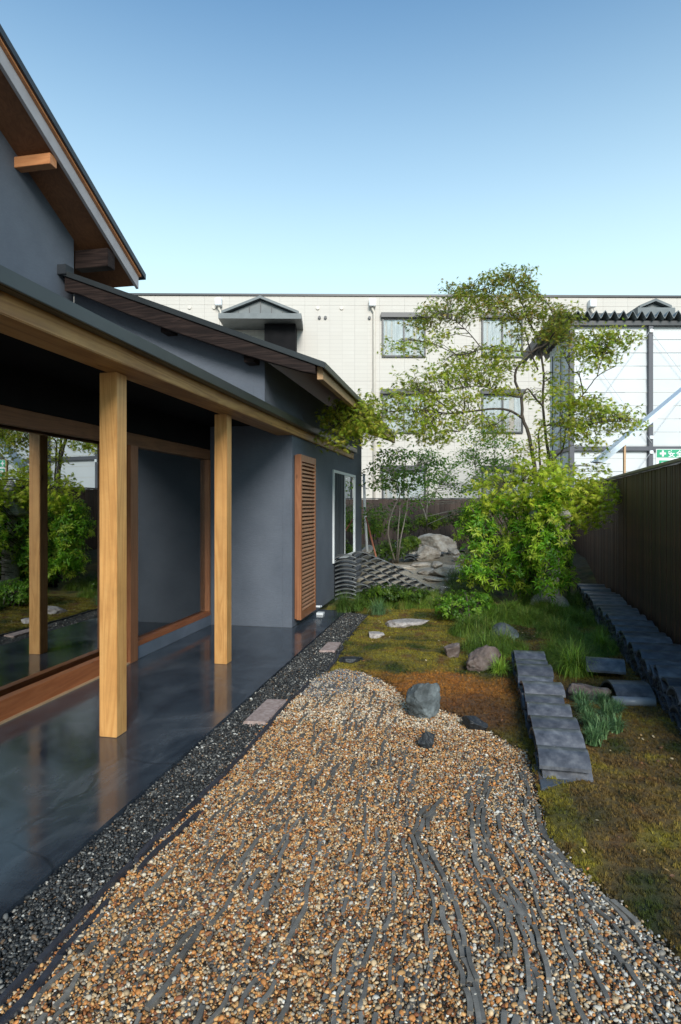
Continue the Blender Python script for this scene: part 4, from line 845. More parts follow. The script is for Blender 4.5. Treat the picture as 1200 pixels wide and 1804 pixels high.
mk('opening', G().box(lx_-0.05, lx_+0.05, ly_-0.156, ly_-0.148, 1.07, 1.19).box(lx_-0.157, lx_-0.148, ly_-0.05, ly_+0.05, 1.07, 1.19), 'shade_black', LN)
mk('cap', G().lathe([(0.30, 1.275), (0.32, 1.32), (0.27, 1.38), (0.20, 1.45), (0.12, 1.50), (0.10, 1.52)], c_, 6), 'lantern_granite', LN, 0.01)
mk('finial', G().lathe([(0.10, 1.521), (0.13, 1.56), (0.12, 1.60), (0.07, 1.62), (0.10, 1.66), (0.11, 1.72), (0.07, 1.80), (0.02, 1.87)], c_, 18), 'lantern_granite', LN, smooth=True)

# ------------------------------------------------------------------ grass
def blades(n, L0, spread, width, seed, droop=1.0):
    r_ = random.Random(seed); g = G()
    for _ in range(n):
        a = r_.uniform(0, 6.283); ln = L0*r_.uniform(0.55, 1.1); e = r_.uniform(0.15, 1.0)*spread; x, y = r_.gauss(0, 0.10)*L0, r_.gauss(0, 0.10)*L0
        w = width*r_.uniform(0.7, 1.2); px_, pz = 0.0, 0.0; ca, sa = math.cos(a), math.sin(a); n0 = len(g.v); seg = 5; an = e*0.5
        for k in range(seg+1):
            ww = w*(1-(k/seg)**1.6)+0.0003
            g.v += [(x+ca*px_-sa*ww, y+sa*px_+ca*ww, pz), (x+ca*px_+sa*ww, y+sa*px_-ca*ww, pz)]
            px_ += ln/seg*math.sin(an); pz += ln/seg*math.cos(an); an += droop*e*(0.45+0.25*k)
            an = min(an, 2.6)
        for k in range(seg): g.f.append((n0+2*k, n0+2*k+1, n0+2*k+3, n0+2*k+2))
    g.v = [(a, b, max(c, -0.01)) for a, b, c in g.v]; return g
def clump_mesh(g, mat, tints, seed):
    me = bpy.data.meshes.new('grass_clump'); me.from_pydata(g.v, [], g.f); me.materials.append(MATS[mat])
    if tints:
        nb = len(g.v)//12; r_ = np.random.default_rng(seed); t_ = np.array(tints)[r_.integers(0, len(tints), nb)]*r_.uniform(0.6, 1.35, nb)[:, None]
        c4 = np.ones((nb, 4)); c4[:, :3] = t_; me.attributes.new('tint', 'FLOAT_COLOR', 'POINT').data.foreach_set('color', np.repeat(c4, 12, 0).astype(np.float32).ravel())
    me.polygons.foreach_set('use_smooth', [True]*len(me.polygons)); return me
gk = [clump_mesh(blades(46, 0.24, 1.25, 0.0024, k, 1.25), 'grass_blade', None, k) for k in range(5)]
MASS = gp([(812, 1150), (835, 1165), (900, 1158), (905, 1145), (968, 1150), (1000, 1195), (1050, 1190), (1085, 1155), (1070, 1112), (1040, 1068), (1010, 1052), (960, 1058), (880, 1066), (850, 1095), (800, 1112), (805, 1135)])
xs_ = [p[0] for p in MASS]; ys_ = [p[1] for p in MASS]; n = 6000
mc = np.stack([rng.uniform(min(xs_), max(xs_), 70), rng.uniform(min(ys_), max(ys_), 70)], 1); mi = rng.integers(0, 70, n)
x = mc[mi, 0]+rng.normal(0, 0.10, n); y = mc[mi, 1]+rng.normal(0, 0.10, n); k = inpoly(x, y, MASS)&~((x > 0.34)&(x < 0.72)&(y < 5.75)); x, y = x[k], y[k]; mi = mi[k]; n = len(x)
gcol = np.array([(0.11, 0.20, 0.025), (0.17, 0.27, 0.035), (0.26, 0.33, 0.05), (0.07, 0.13, 0.02), (0.33, 0.30, 0.08)])
def grass_stuff(name, x, y, smin=0.7, smax=1.15, pal=gcol, wt=(.3, .3, .15, .2, .05), mul=1.0):
    n = len(x); t4 = np.ones((n, 4)); t4[:, :3] = pal[rng.choice(len(pal), n, p=wt)]*rng.uniform(0.7, 1.3, n)[:, None]; s = rng.uniform(smin, smax, n)*mul
    gn_instances(name, gk, np.stack([x, y, [hgt(a, b) for a, b in zip(x, y)]], 1), np.stack([rng.normal(0, .12, n), rng.normal(0, .12, n), rng.uniform(0, 6.28, n)], 1), np.stack([s]*3, 1), rng.integers(0, 5, n), t4, kind='stuff')
grass_stuff('grass', x, y, 0.75, 1.05, mul=(0.50+0.70*np.exp(-((x-mc[mi, 0])**2+(y-mc[mi, 1])**2)/0.016))*rng.uniform(0.8, 1.15, 70)[mi]); print('grass', n)
n = 420; a = rng.random(n); uu = 640+130*a; pts_ = [P(u, v) for u, v in zip(uu, rng.uniform(1052, 1074, n))]; grass_stuff('grass', np.array([p.x for p in pts_]), np.array([p.y for p in pts_]), 0.6, 1.0)
n = 300; pts_ = [P(u, v) for u, v in zip(rng.uniform(795, 860, n), rng.uniform(1020, 1062, n))]; grass_stuff('grass', np.array([p.x for p in pts_]), np.array([p.y for p in pts_]), 0.9, 1.5, gcol*0.7)
def clump(p, size, tints, label, n=260, spread=0.95, width=0.0026, seed=0, droop=1.0, cat='grass clump', group='grass clumps'):
    me = clump_mesh(blades(n, size, spread, width, seed, droop), 'clump', tints, seed); o = bpy.data.objects.new('grass_clump', me); COL.objects.link(o); o.location = p; tag(o, label, cat, group); return o
G1 = [(0.14, 0.24, 0.03), (0.22, 0.33, 0.04), (0.30, 0.38, 0.06)]; G2 = [(0.24, 0.40, 0.04), (0.34, 0.50, 0.06), (0.17, 0.30, 0.03)]; G3 = [(0.08, 0.17, 0.07), (0.13, 0.25, 0.10), (0.20, 0.33, 0.14)]; GD = [(0.065, 0.12, 0.02), (0.10, 0.17, 0.03)]
clump(P(605, 1078), 0.34, GD, 'dark drooping grass clump at the corner of the house wall', 420, 0.9, seed=1)
clump(P(630, 1076), 0.30, GD+G1[:1], 'dark grass clump under the wave tile wall', 340, 0.9, seed=2)
clump(P(667, 1083), 0.28, G3, 'grey green grass clump at the left end of the moss', 300, 1.0, seed=3)
clump(P(880, 1192), 0.20, G2, 'small bright green grass tuft left of the tile path', 260, 0.85, seed=4)
clump(P(1012, 1190), 0.34, G2+G1, 'large fountain of bright grass drooping over the tile path', 520, 1.0, 0.003, seed=5)
clump(P(975, 1160), 0.27, G1, 'mid green grass clump behind the far end of the tile path', 360, 1.0, seed=6)
clump(P(1058, 1150), 0.28, G1+G2, 'green grass clump beside the long fence tile wall', 380, 1.0, seed=7)
clump(P(830, 1150), 0.24, G1+GD, 'grass clump behind the small pointed grey rock', 320, 1.0, seed=8)
for k, (u, v, s_, lb) in enumerate([(1040, 1285, .15, 'bluish sedge clump in the middle of its patch beside the tile path'), (1070, 1270, .15, 'bluish sedge clump at the right of the patch, behind brown moss'), (1030, 1262, .15, 'bluish sedge clump next to the dull grey rock'), (1060, 1300, .15, 'bluish sedge clump nearest the brown moss'), (1085, 1292, .13, 'outermost bluish sedge clump on the right of the patch'), (1045, 1312, .13, 'lowest bluish sedge clump touching the tile path'), (1062, 1250, .15, 'bluish sedge clump behind, below the pale lipped tile'), (1025, 1245, .14, 'bluish sedge clump at the back left of its patch'), (1085, 1262, .13, 'bluish sedge clump just below the single curved tile')]):
    clump(P(u, v), s_, G3, lb, 260, 0.75, 0.0036, seed=20+k, droop=0.7, cat='sedge', group='bluish sedge clumps')

# ------------------------------------------------------------------ leaves, shrubs and trees
def maple_t():
    v = [(0, 0.05, 0)]; o_ = []
    lob = [(-125, .5), (-72, .85), (-32, 1.0), (0, 1.1), (32, 1.0), (72, .85), (125, .5)]
    for i, (a, r_) in enumerate(lob):
        t_ = math.radians(a); o_.append((r_*math.sin(t_), 0.25+r_*math.cos(t_)*0.75, -0.22*r_))
        if i < 6: t_ = math.radians((a+lob[i+1][0])/2); o_.append((0.28*math.sin(t_), 0.2+0.28*math.cos(t_), 0.0))
    v += o_; return v, [(0, i+1, i) for i in range(1, len(o_))]
MT = maple_t()
LT_ = ([(0, 0, 0), (-0.13, 0.35, 0.04), (0.13, 0.35, 0.04), (0, 0.4, 0), (-0.09, 0.75, 0.0), (0.09, 0.75, 0.0), (0, 0.8, -0.05), (0, 1.05, -0.14)],
       [(0, 3, 1), (0, 2, 3), (1, 3, 6, 4), (3, 2, 5, 6), (4, 6, 7), (6, 5, 7)])
OT = ([(0, 0, 0), (-0.28, 0.45, 0.05), (0, 0.5, 0), (0.28, 0.45, 0.05), (0, 1, -0.05)], [(0, 2, 1), (0, 3, 2), (1, 2, 4), (2, 3, 4)])
def crown_maple(clusters, size, pal, seed, dens=1.0, disc=0.17, per=18):
    """flat sprays of leaves, layered inside each cluster; returns leaf arrays and spray centres"""
    r_ = np.random.default_rng(seed); P_, D_, U_, S_, T_, C_ = [], [], [], [], [], []
    for (c, rad, ns, tone) in clusters:
        for _ in range(max(1, int(ns*dens))):
            q_ = r_.normal(0, 0.5, 3); q_ /= max(1, np.linalg.norm(q_)); sc = np.array(c)+q_*np.array(rad); C_.append(Vector(sc))
            nrm = np.array([r_.normal(0, .22), r_.normal(0, .22), 1.0]); k = max(5, int(per*r_.uniform(0.6, 1.3))); dr = disc*r_.uniform(0.7, 1.25)
            a = r_.uniform(0, 6.283, k); rr = dr*np.sqrt(r_.random(k)); off = np.stack([rr*np.cos(a), rr*np.sin(a), r_.normal(0, 0.05, k)], 1)
            off[:, 2] -= off[:, 0]*nrm[0]+off[:, 1]*nrm[1]+0.6*rr**2/dr*0.6
            P_.append(sc+off); d = np.stack([np.cos(a), np.sin(a), -0.35+r_.normal(0, .35, k)], 1)+r_.normal(0, .45, (k, 3)); D_.append(d)
            U_.append(np.tile(nrm, (k, 1))+r_.normal(0, .55, (k, 3))); S_.append(size*r_.uniform(0.6, 1.2, k))
            pl = np.array(pal[tone]); T_.append(pl[r_.integers(0, len(pl), k)]*r_.uniform(0.7, 1.25))
    return np.concatenate(P_), np.concatenate(D_), np.concatenate(U_), np.concatenate(S_), np.concatenate(T_), C_
def polytube(g, pts, r0, r1, k=7, sub=5, wob=0.012):
    pts = [Vector(p) for p in pts]; out = []
    for i in range(len(pts)-1):
        p0, p1, p2, p3 = pts[max(i-1, 0)], pts[i], pts[i+1], pts[min(i+2, len(pts)-1)]
        for s_ in range(sub):
            t_ = s_/sub; out.append(0.5*((2*p1)+(p2-p0)*t_+(2*p0-5*p1+4*p2-p3)*t_*t_+(3*p1-p0-3*p2+p3)*t_**3)+Vector((random.gauss(0, 1), random.gauss(0, 1), random.gauss(0, 0.3)))*wob*r0/0.03*0.3)
    out.append(pts[-1]); m_ = len(out)-1; g.tube(out, [r0+(r1-r0)*(i/m_)**0.8 for i in range(m_+1)], k); return out
def twigs(g, C_, skel, r=0.004, maxd=1.2, frac=1.0):
    for c in C_:
        if random.random() > frac: continue
        best = sorted(skel, key=lambda p: (p-c).length+0.8*max(0, p.z-c.z))[0]
        if (best-c).length > maxd: continue
        m_ = best.lerp(c, 0.5)+Vector((random.gauss(0, .04), random.gauss(0, .04), 0.05)); g.tube([best, m_, c], [r*1.6, r*1.1, r*0.5], 4, cap=False)

# big maple
pal_m = {'t': [(0.30, 0.34, 0.05), (0.38, 0.39, 0.06), (0.43, 0.31, 0.07), (0.24, 0.34, 0.045), (0.38, 0.43, 0.065)],
         'm': [(0.38, 0.47, 0.045), (0.47, 0.54, 0.055), (0.50, 0.44, 0.07), (0.30, 0.43, 0.04), (0.56, 0.58, 0.07)],
         'b': [(0.50, 0.62, 0.045), (0.60, 0.67, 0.06), (0.40, 0.55, 0.04), (0.66, 0.67, 0.09)]}
Dm = 9.9
def q3(u, v, dD=0.0): return PD(u, v, Dm+dD)
base = P(958, 1048); MP = root('maple_tree', base, 'tall open maple with several dark stems and olive green layered leaves over the bush', 'tree')
tk = G(); skel = []
st = [([base, q3(952, 960), q3(946, 880), q3(940, 810), q3(932, 767, .05), q3(921, 737, .1), q3(919, 700, .1), q3(908, 672, .1), q3(912, 648, .1), q3(937, 620, .1), q3(964, 604, .1), q3(982, 578, .0), q3(1003, 562, -.1)], .042, .010),
      ([q3(921, 737, .1), q3(900, 724, -.1), q3(873, 720, -.3), q3(835, 724, -.5), q3(790, 728, -.8), q3(740, 722, -1.1), q3(690, 725, -1.4), q3(640, 735, -1.7), q3(600, 745, -1.9)], .022, .005),
      ([base+Vector((.1, .05, 0)), q3(962, 960), q3(955, 870), q3(951, 801), q3(949, 762), q3(959, 751, -.1), q3(985, 749, -.3), q3(1015, 757, -.5), q3(1050, 745, -.7), q3(1100, 742, -.8)], .026, .005),
      ([base+Vector((.06, .16, 0)), q3(975, 930, .3), q3(967, 807, .3), q3(961, 767, .3), q3(957, 716, .3), q3(957, 647, .3), q3(948, 600, .3), q3(930, 560, .3), q3(915, 520, .3), q3(905, 490, .3)], .036, .007),
      ([q3(957, 716, .3), q3(942, 700, .2), q3(929, 685, .1), q3(915, 700, 0), q3(880, 690, -.2), q3(840, 680, -.4), q3(780, 690, -.8), q3(740, 690, -1.0)], .018, .005),
      ([q3(948, 652, .3), q3(935, 620, .3), q3(924, 583, .3), q3(900, 550, .4), q3(870, 520, .5), q3(830, 505, .5)], .016, .005),
      ([q3(937, 620, .1), q3(900, 618, .0), q3(850, 615, -.3), q3(810, 625, -.5), q3(770, 608, -.8), q3(735, 600, -1.0)], .014, .004),
      ([q3(964, 604, .1), q3(975, 560, .2), q3(960, 530, .2), q3(920, 505, .3)], .012, .004),
      ([base+Vector((.16, .0, 0)), q3(985, 940, -.1), q3(978, 850, -.1), q3(975, 812, -.1), q3(991, 791, -.1), q3(1000, 740, -.1), q3(1010, 712, -.1), q3(1028, 695, -.2), q3(1052, 663, -.3), q3(1085, 645, -.4)], .026, .005),
      ([q3(1028, 695, -.2), q3(1020, 660, -.2), q3(1007, 652, -.1), q3(991, 617, 0), q3(985, 590, 0)], .012, .005),
      ([q3(1052, 663, -.3), q3(1062, 630, -.3), q3(1080, 605, -.4), q3(1110, 592, -.5)], .008, .003),
      ([q3(900, 724, -.1), q3(870, 750, -.2), q3(850, 735, -.4), q3(810, 760, -.6)], .010, .004),
      ([q3(800, 728, -.8), q3(760, 700, -1), q3(720, 690, -1.2), q3(680, 705, -1.4)], .009, .003),
      ([q3(850, 615, -.3), q3(820, 580, -.2), q3(790, 560, -.2), q3(750, 560, -.3)], .010, .003)]
for pts, r0, r1 in st: skel += polytube(tk, pts, r0, r1)
mk('trunk', tk, 'bark', MP, smooth=True)
cl = []
def C(u, v, ru, rv, dD, ns, tone, rd=0.35): cl.append((q3(u, v, dD), (ru*Dm/F, rd, rv*Dm/F), ns, tone))
for a in [(905, 490, 50, 14, .3, 13, 't'), (850, 505, 45, 15, .4, 12, 't'), (800, 520, 35, 14, .3, 9, 't'), (775, 545, 30, 14, .2, 6, 't'), (930, 510, 30, 14, .3, 7, 't'), (870, 530, 60, 14, .3, 15, 't'), (950, 545, 50, 13, .2, 12, 't'), (985, 560, 30, 14, .1, 8, 't'),
          (900, 555, 50, 12, .2, 9, 't'), (810, 555, 45, 11, 0, 8, 't'), (750, 565, 32, 16, -.1, 7, 't'), (775, 590, 25, 12, -.2, 4, 'm'), (738, 600, 30, 9, -.8, 4, 'm'), (700, 612, 22, 6, -1, 2, 'm'), (1010, 590, 40, 12, 0, 9, 't'), (960, 585, 35, 14, .1, 7, 't'), (910, 585, 30, 10, .1, 4, 't'),
          (1005, 555, 20, 8, 0, 3, 't'), (1060, 590, 35, 9, -.4, 7, 'm'), (1085, 597, 30, 8, -.4, 6, 'm'), (1040, 610, 35, 10, -.3, 7, 'm'), (1110, 600, 12, 5, -.4, 1, 'm'), (1070, 625, 25, 9, -.3, 4, 'm'), (1040, 640, 25, 9, -.3, 3, 'm'), (1005, 625, 25, 12, -.1, 4, 'm'),
          (850, 620, 60, 11, -.2, 11, 'm'), (880, 640, 50, 11, -.1, 9, 'm'), (810, 640, 45, 11, -.4, 8, 'm'), (840, 665, 50, 11, -.3, 9, 'm'), (780, 665, 45, 11, -.6, 8, 'm'), (740, 680, 35, 11, -.9, 7, 'm'), (720, 650, 20, 6, -1, 1, 'm'),
          (880, 690, 30, 10, -.2, 4, 'm'), (800, 700, 50, 12, -.6, 10, 'm'), (745, 712, 45, 12, -1., 9, 'm'), (700, 700, 25, 10, -1.3, 4, 'm'), (690, 730, 30, 9, -1.4, 5, 'm'), (640, 708, 30, 9, -1.7, 6, 'm'), (615, 722, 36, 11, -1.8, 12, 'm'), (600, 745, 30, 12, -1.9, 10, 'm'), (640, 745, 34, 11, -1.7, 10, 'm'),
          (590, 772, 14, 8, -1.9, 3, 'm'), (665, 758, 24, 8, -1.6, 5, 'm'), (640, 775, 12, 6, -1.7, 1, 'm'), (760, 742, 45, 12, -.9, 9, 'm'), (820, 735, 30, 12, -.5, 5, 'm'), (740, 765, 30, 10, -1, 5, 'm'), (780, 768, 25, 8, -.8, 4, 'm'), (870, 735, 30, 9, -.3, 4, 'm'), (860, 760, 30, 9, -.3, 4, 'm'),
          (990, 690, 35, 12, -.2, 5, 'm'), (1000, 715, 42, 13, -.3, 10, 'm'), (1040, 708, 30, 8, -.4, 5, 'm'), (1010, 740, 38, 13, -.4, 11, 'm'), (1065, 722, 32, 7, -.6, 6, 'm'), (1095, 728, 26, 7, -.7, 5, 'm'), (1110, 745, 22, 7, -.8, 4, 'm'), (1060, 745, 30, 8, -.6, 4, 'm'), (1020, 765, 38, 9, -.5, 6, 'm'),
          (1045, 785, 22, 6, -.5, 2, 'm'), (965, 770, 25, 8, -.2, 3, 'm'), (960, 745, 20, 6, 0, 2, 'm'), (985, 655, 16, 8, 0, 2, 'm'), (965, 660, 20, 9, .2, 2, 'm'), (1055, 820, 22, 8, -.6, 2, 'm'), (935, 790, 25, 8, -.3, 3, 'm'),
          (930, 640, 20, 8, .1, 2, 'm'), (950, 690, 20, 8, .1, 2, 'm')]: C(*a[:6], a[6])
Pp, Dd, Uu, Ss, Tt, Cc = crown_maple(cl, 0.053, pal_m, 5, dens=2.4, disc=0.17, per=20)
tg = G(); twigs(tg, Cc, skel, 0.0035); mk('twigs', tg, 'bark', MP, kind='stuff')
scatter_mesh('crown', MT[0], MT[1], Pp, Dd, Uu, Ss, Tt, 'leaf', MP); print('maple leaves', len(Pp))
# low bright maple in front, leaning over the fence
b2 = P(1002, 1050); M2 = root('maple_tree', b2, 'low bright yellow green maple spilling over the bush towards the fence', 'tree')
def q4(u, v, dD=0.0): return PD(u, v, 9.2+dD)
tk = G(); sk = []
for pts, r0, r1 in [([b2, q4(1003, 1000), q4(1005, 950), q4(1010, 900), q4(1020, 860), q4(1045, 840), q4(1075, 850), q4(1100, 880)], .026, .004), ([q4(1004, 960), q4(990, 930), q4(970, 880), q4(930, 850), q4(890, 850)], .016, .004),
                    ([q4(1007, 920), q4(1000, 870), q4(980, 830)], .012, .004), ([b2+Vector((-.1, 0, 0)), q4(985, 1000), q4(1000, 950)], .016, .01), ([P(950, 1050), q4(955, 960), q4(962, 900), q4(968, 850)], .05, .03)]: sk += polytube(tk, pts, r0, r1)
mk('trunk', tk, 'bark', M2, smooth=True)
cl = [(q4(u, v, d), (ru*9.2/F, .3, rv*9.2/F), n_, 'b') for u, v, ru, rv, d, n_ in [(930, 835, 50, 14, 0, 10), (980, 840, 45, 16, 0, 10), (900, 860, 50, 14, -.2, 10), (960, 870, 55, 14, -.3, 13), (1015, 865, 35, 14, -.3, 9), (1035, 890, 28, 12, -.3, 9), (1000, 900, 35, 12, -.3, 9), (870, 880, 35, 12, -.2, 7), (1055, 865, 20, 6, -.4, 3),
                                                                               (1080, 855, 16, 6, -.5, 3), (1095, 868, 12, 8, -.6, 3), (1108, 890, 10, 10, -.6, 3), (1112, 905, 8, 4, -.6, 1), (1050, 915, 12, 6, -.3, 2), (960, 800, 35, 10, 0, 4), (1000, 820, 25, 9, 0, 3), (985, 930, 30, 8, -.2, 4), (925, 890, 40, 12, -.3, 7), (967, 862, 34, 20, -1.0, 11), (967, 838, 26, 12, -1.0, 7), (975, 895, 34, 16, -1.0, 9), (1000, 868, 16, 16, -.9, 5), (930, 870, 34, 14, -.7, 6), (860, 872, 40, 14, -.1, 8), (890, 845, 40, 12, 0, 7), (1040, 848, 26, 9, -.4, 5), (1070, 872, 20, 9, -.5, 4), (1045, 905, 20, 12, -.4, 5), (850, 850, 30, 12, 0, 5), (1045, 870, 26, 12, -.4, 6), (1020, 845, 26, 12, -.3, 6), (1060, 895, 14, 10, -.4, 4), (1030, 925, 20, 10, -.3, 3), (905, 830, 35, 10, 0, 5), (950, 820, 40, 12, 0, 7)]]
Pp, Dd, Uu, Ss, Tt, Cc = crown_maple(cl, 0.068, pal_m, 9, dens=1.15, disc=0.14, per=17)
tg = G(); twigs(tg, Cc, sk, 0.003); mk('twigs', tg, 'bark', M2, kind='stuff')
scatter_mesh('crown', MT[0], MT[1], Pp, Dd, Uu, Ss, Tt, 'leaf', M2)

def rosette_bush(name, basep, vols, n, leaf, pal, seed, label, per=11, up=0.55, tmpl=LT_, stems=8, cat='shrub', mat='leaf', stemr=0.012, group=None):
    r_ = np.random.default_rng(seed); R = root(name, basep, label, cat, group); P_, D_, U_, S_, T_ = [], [], [], [], []; g = G()
    vols = [(np.array(c), np.array(r0), w) for c, r0, w in vols]; ws = np.array([w for *_, w in vols]); ws = ws/ws.sum(); cs = []
    for _ in range(n):
        c, rd, _w = vols[r_.choice(len(vols), p=ws)]; d = r_.normal(0, 1, 3); d /= np.linalg.norm(d); rr = r_.random()**0.45
        p = c+d*rd*rr; p[2] = max(p[2], basep.z+0.04); out = d*np.array((1, 1, .7))+np.array((0, 0, up)); out /= np.linalg.norm(out); cs.append(p)
        k = int(per*r_.uniform(0.7, 1.3)); a = r_.uniform(0, 6.283, k); t1 = np.cross(out, [0.3, 0.2, 0.9]); t1 /= np.linalg.norm(t1); t2 = np.cross(out, t1)
        el = r_.uniform(-0.35, 0.75, k); dd = np.cos(el)[:, None]*(np.cos(a)[:, None]*t1+np.sin(a)[:, None]*t2)+np.sin(el)[:, None]*out; dd[:, 2] -= 0.15
        P_.append(p+dd*leaf*0.1+r_.normal(0, leaf*0.2, (k, 3))); D_.append(dd); U_.append(np.tile(out, (k, 1))+r_.normal(0, .25, (k, 3))); S_.append(leaf*r_.uniform(0.6, 1.15, k))
        pl = np.array(pal); tip = pl[r_.integers(0, len(pl))]; T_.append(np.tile(tip, (k, 1))*r_.uniform(0.75, 1.25, (k, 1)))
    for j in range(stems):
        p = Vector(cs[r_.integers(0, len(cs))]); q_ = basep+Vector((r_.normal(0, .07), r_.normal(0, .05), 0)); m_ = q_.lerp(p, 0.45)+Vector((0, 0, 0.12)); polytube(g, [q_, m_, p], stemr, stemr*.4, 6, 4)
    for j in range(0, len(cs), 3):
        p = Vector(cs[j]); g.tube([p.lerp(basep+Vector((0, 0, .4*(p.z-basep.z))), 0.3), p], [stemr*.35, stemr*.2], 4, cap=False)
    mk('stems', g, 'bark', R, smooth=True)
    scatter_mesh('foliage', tmpl[0], tmpl[1], np.concatenate(P_), np.concatenate(D_), np.concatenate(U_), np.concatenate(S_), np.concatenate(T_), mat, R)
    return R
def vol(u, v, ru, rv, D, rd, w): return (PD(u, v, D), (ru*D/F, rd, rv*D/F), w)
pal_p = [(0.13, 0.32, 0.02), (0.20, 0.44, 0.03), (0.30, 0.54, 0.04), (0.42, 0.60, 0.05), (0.09, 0.23, 0.018), (0.54, 0.64, 0.08)]
rosette_bush('pieris_bush', P(925, 1058), [vol(845, 935, 46, 42, 9.2, .35, 5), vol(835, 1000, 34, 34, 9.1, .3, 2.5), vol(930, 920, 50, 30, 9.2, .4, 3), vol(900, 980, 75, 48, 9.2, .4, 6), vol(965, 985, 48, 45, 9.1, .35, 4), vol(870, 1020, 30, 25, 9.1, .25, 1.4), vol(940, 1030, 60, 22, 9.1, .3, 2), (PD(845, 1010, 8.9), (.15, .15, .12), .6), vol(1000, 1020, 16, 16, 8.7, .15, .7), vol(967, 950, 46, 72, 8.2, .14, 6), vol(918, 965, 38, 65, 8.7, .25, 3), vol(965, 1030, 36, 20, 8.2, .16, 1.2), vol(840, 900, 25, 25, 9.2, .3, 1.5), vol(900, 885, 50, 25, 9.1, .35, 2.5), vol(975, 880, 30, 20, 8.25, .12, 2.2)],
             1250, 0.080, pal_p, 31, 'large bright green bush of whorled narrow leaves in front of the maple', per=12, stems=16, stemr=0.016)
rosette_bush('azalea_shrub', P(818, 1100), [vol(818, 1068, 56, 30, 7.75, .34, 3), vol(785, 1068, 22, 20, 7.7, .2, 1), vol(850, 1060, 20, 18, 7.8, .2, 1)], 420, 0.040, [(0.13, 0.30, 0.025), (0.19, 0.38, 0.03), (0.09, 0.21, 0.02), (0.28, 0.46, 0.05)], 33, 'low rounded bright shrub of small leaves right of the stepping stones', per=11, tmpl=OT)
rosette_bush('azalea_shrub', P(690, 1062), [vol(680, 1043, 42, 14, 8.9, .3, 3), vol(725, 1046, 36, 12, 8.9, .25, 2), vol(655, 1048, 22, 12, 8.9, .2, 1)], 420, 0.042, [(0.09, 0.17, 0.02), (0.15, 0.24, 0.026), (0.055, 0.11, 0.016)], 35, 'wide low dark green shrub growing along the wave tile wall', per=10, tmpl=OT)
pd_ = [(0.11, 0.20, 0.025), (0.17, 0.27, 0.035), (0.07, 0.13, 0.02)]; py_ = [(0.24, 0.34, 0.035), (0.32, 0.41, 0.05), (0.14, 0.24, 0.026)]
for k, (u, v, ru, rv, D, pal, lb) in enumerate([(690, 968, 36, 18, 12.6, pd_, 'dark rounded shrub at the foot of the thin stems'), (660, 925, 28, 26, 14.4, py_, 'loose yellow green shrub near the house corner before the far fence'), (712, 925, 28, 18, 15.0, pd_, 'green shrub against the far fence left of the boulders'),
        (760, 918, 34, 14, 15.2, py_, 'yellow green shrub above the large pale boulder'), (815, 912, 34, 18, 15.2, pd_, 'green shrub against the far fence behind the bright bush'), (850, 925, 24, 22, 14.6, py_, 'shrub peeping out left of the bright bush by the far fence'), (722, 955, 20, 10, 13.4, py_, 'small yellow green shrub left of the pinkish boulder')]):
    b_ = PD(u, v+rv, D); b_.z = hgt(b_.x, b_.y); rosette_bush('back_shrub', b_, [vol(u, v, ru, rv, D, .35, 1)], 210, 0.052, pal, 40+k, lb, per=9, tmpl=OT, stems=5, group='shrubs at the back of the garden')
# slender trees at the back
def slim_tree(basep, stems_, cls, label, pal, seed, bark='pale_bark', leaf=0.075, disc=0.16, per=16, r=0.018, dens=2.1, tmpl=OT):
    R = root('slender_tree', basep, label, 'tree', 'slender trees at the back of the garden'); g = G(); sk = []
    for pts in stems_: sk += polytube(g, pts, r, r*0.3, 7, 4)
    mk('trunk', g, bark, R, smooth=True)
    a = crown_maple(cls, leaf, {'x': pal}, seed, dens, disc, per); tg = G(); twigs(tg, a[5], sk, 0.003, 1.5); mk('twigs', tg, bark, R, kind='stuff')
    scatter_mesh('crown', tmpl[0], tmpl[1], *a[:5], 'leaf', R)
def cc(u, v, ru, rv, D, n_): return (PD(u, v, D), (ru*D/F, .4, rv*D/F), n_, 'x')
pg = [(0.09, 0.19, 0.035), (0.13, 0.25, 0.04), (0.18, 0.30, 0.05)]; pl_ = [(0.16, 0.30, 0.04), (0.22, 0.38, 0.05), (0.28, 0.44, 0.07)]
b_ = P(697, 992); D_ = 12.0
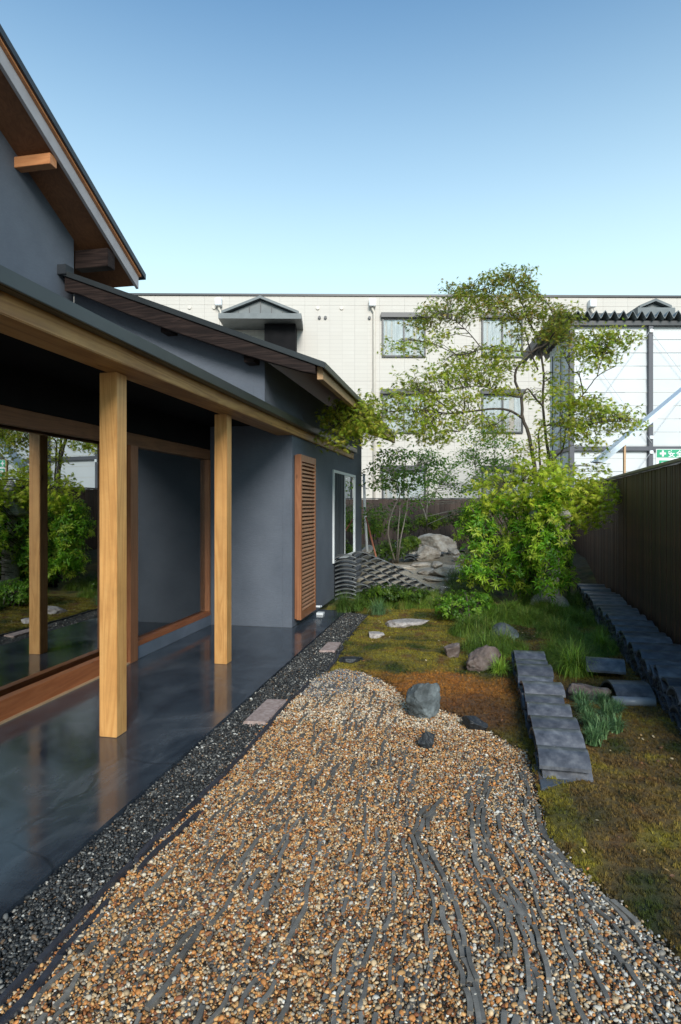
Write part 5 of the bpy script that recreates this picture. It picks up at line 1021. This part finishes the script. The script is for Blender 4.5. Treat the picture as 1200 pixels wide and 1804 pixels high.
slim_tree(b_, [[b_, PD(684, 940, D_), PD(692, 900, D_), PD(706, 870, D_), PD(715, 830, D_), PD(712, 790, D_)], [b_+Vector((.03, 0, 0)), PD(701, 940, D_), PD(705, 890, D_), PD(700, 840, D_)], [b_+Vector((.05, 0, 0)), PD(706, 950, D_), PD(716, 900, D_), PD(722, 860, D_), PD(735, 820, D_)]],
          [cc(710, 800, 45, 14, D_, 12), cc(690, 825, 50, 12, D_, 14), cc(730, 838, 50, 12, D_, 12), cc(700, 855, 50, 10, D_, 10), cc(760, 812, 35, 12, D_, 8), cc(668, 850, 30, 10, D_, 5), cc(680, 895, 40, 12, D_+.5, 8), cc(735, 880, 35, 10, D_, 5), cc(660, 905, 30, 10, D_, 5)],
          'slender multi stemmed tree with pale thin stems rising behind the wave tile wall', pg, 51)
b_ = P(753, 962); D_ = 14.5
slim_tree(b_, [[b_, PD(752, 910, D_), PD(754, 870, D_), PD(752, 830, D_), PD(756, 790, D_)], [PD(752, 915, D_), PD(742, 885, D_), PD(735, 868, D_)], [PD(753, 890, D_), PD(765, 870, D_), PD(775, 855, D_)]],
          [cc(775, 840, 45, 14, D_, 12), cc(810, 860, 40, 12, D_, 10), cc(755, 800, 30, 14, D_, 7), cc(800, 820, 35, 12, D_, 8), cc(760, 870, 35, 8, D_, 5), cc(830, 890, 30, 12, D_, 7), cc(745, 850, 30, 10, D_, 5)],
          'small bare stemmed tree with loose light leaves above the large boulder', pl_, 53)
b_ = P(866, 975); D_ = 13.0
slim_tree(b_, [[b_, PD(862, 900, D_), PD(868, 840, D_), PD(872, 790, D_), PD(868, 740, D_)], [b_+Vector((.1, 0, 0)), PD(895, 880, D_), PD(903, 820, D_), PD(905, 780, D_)], [b_, PD(845, 880, D_), PD(838, 820, D_), PD(840, 780, D_)]],
          [cc(868, 755, 30, 14, D_, 9), cc(870, 780, 40, 14, D_, 14), cc(850, 810, 45, 14, D_, 15), cc(890, 815, 40, 14, D_, 12), cc(860, 840, 50, 14, D_, 15), cc(820, 800, 30, 12, D_, 8), cc(830, 770, 20, 10, D_, 3), cc(905, 850, 30, 12, D_, 6)],
          'feathery light green tree in front of the apartment windows behind the maple', pl_, 55, leaf=0.06, per=20)
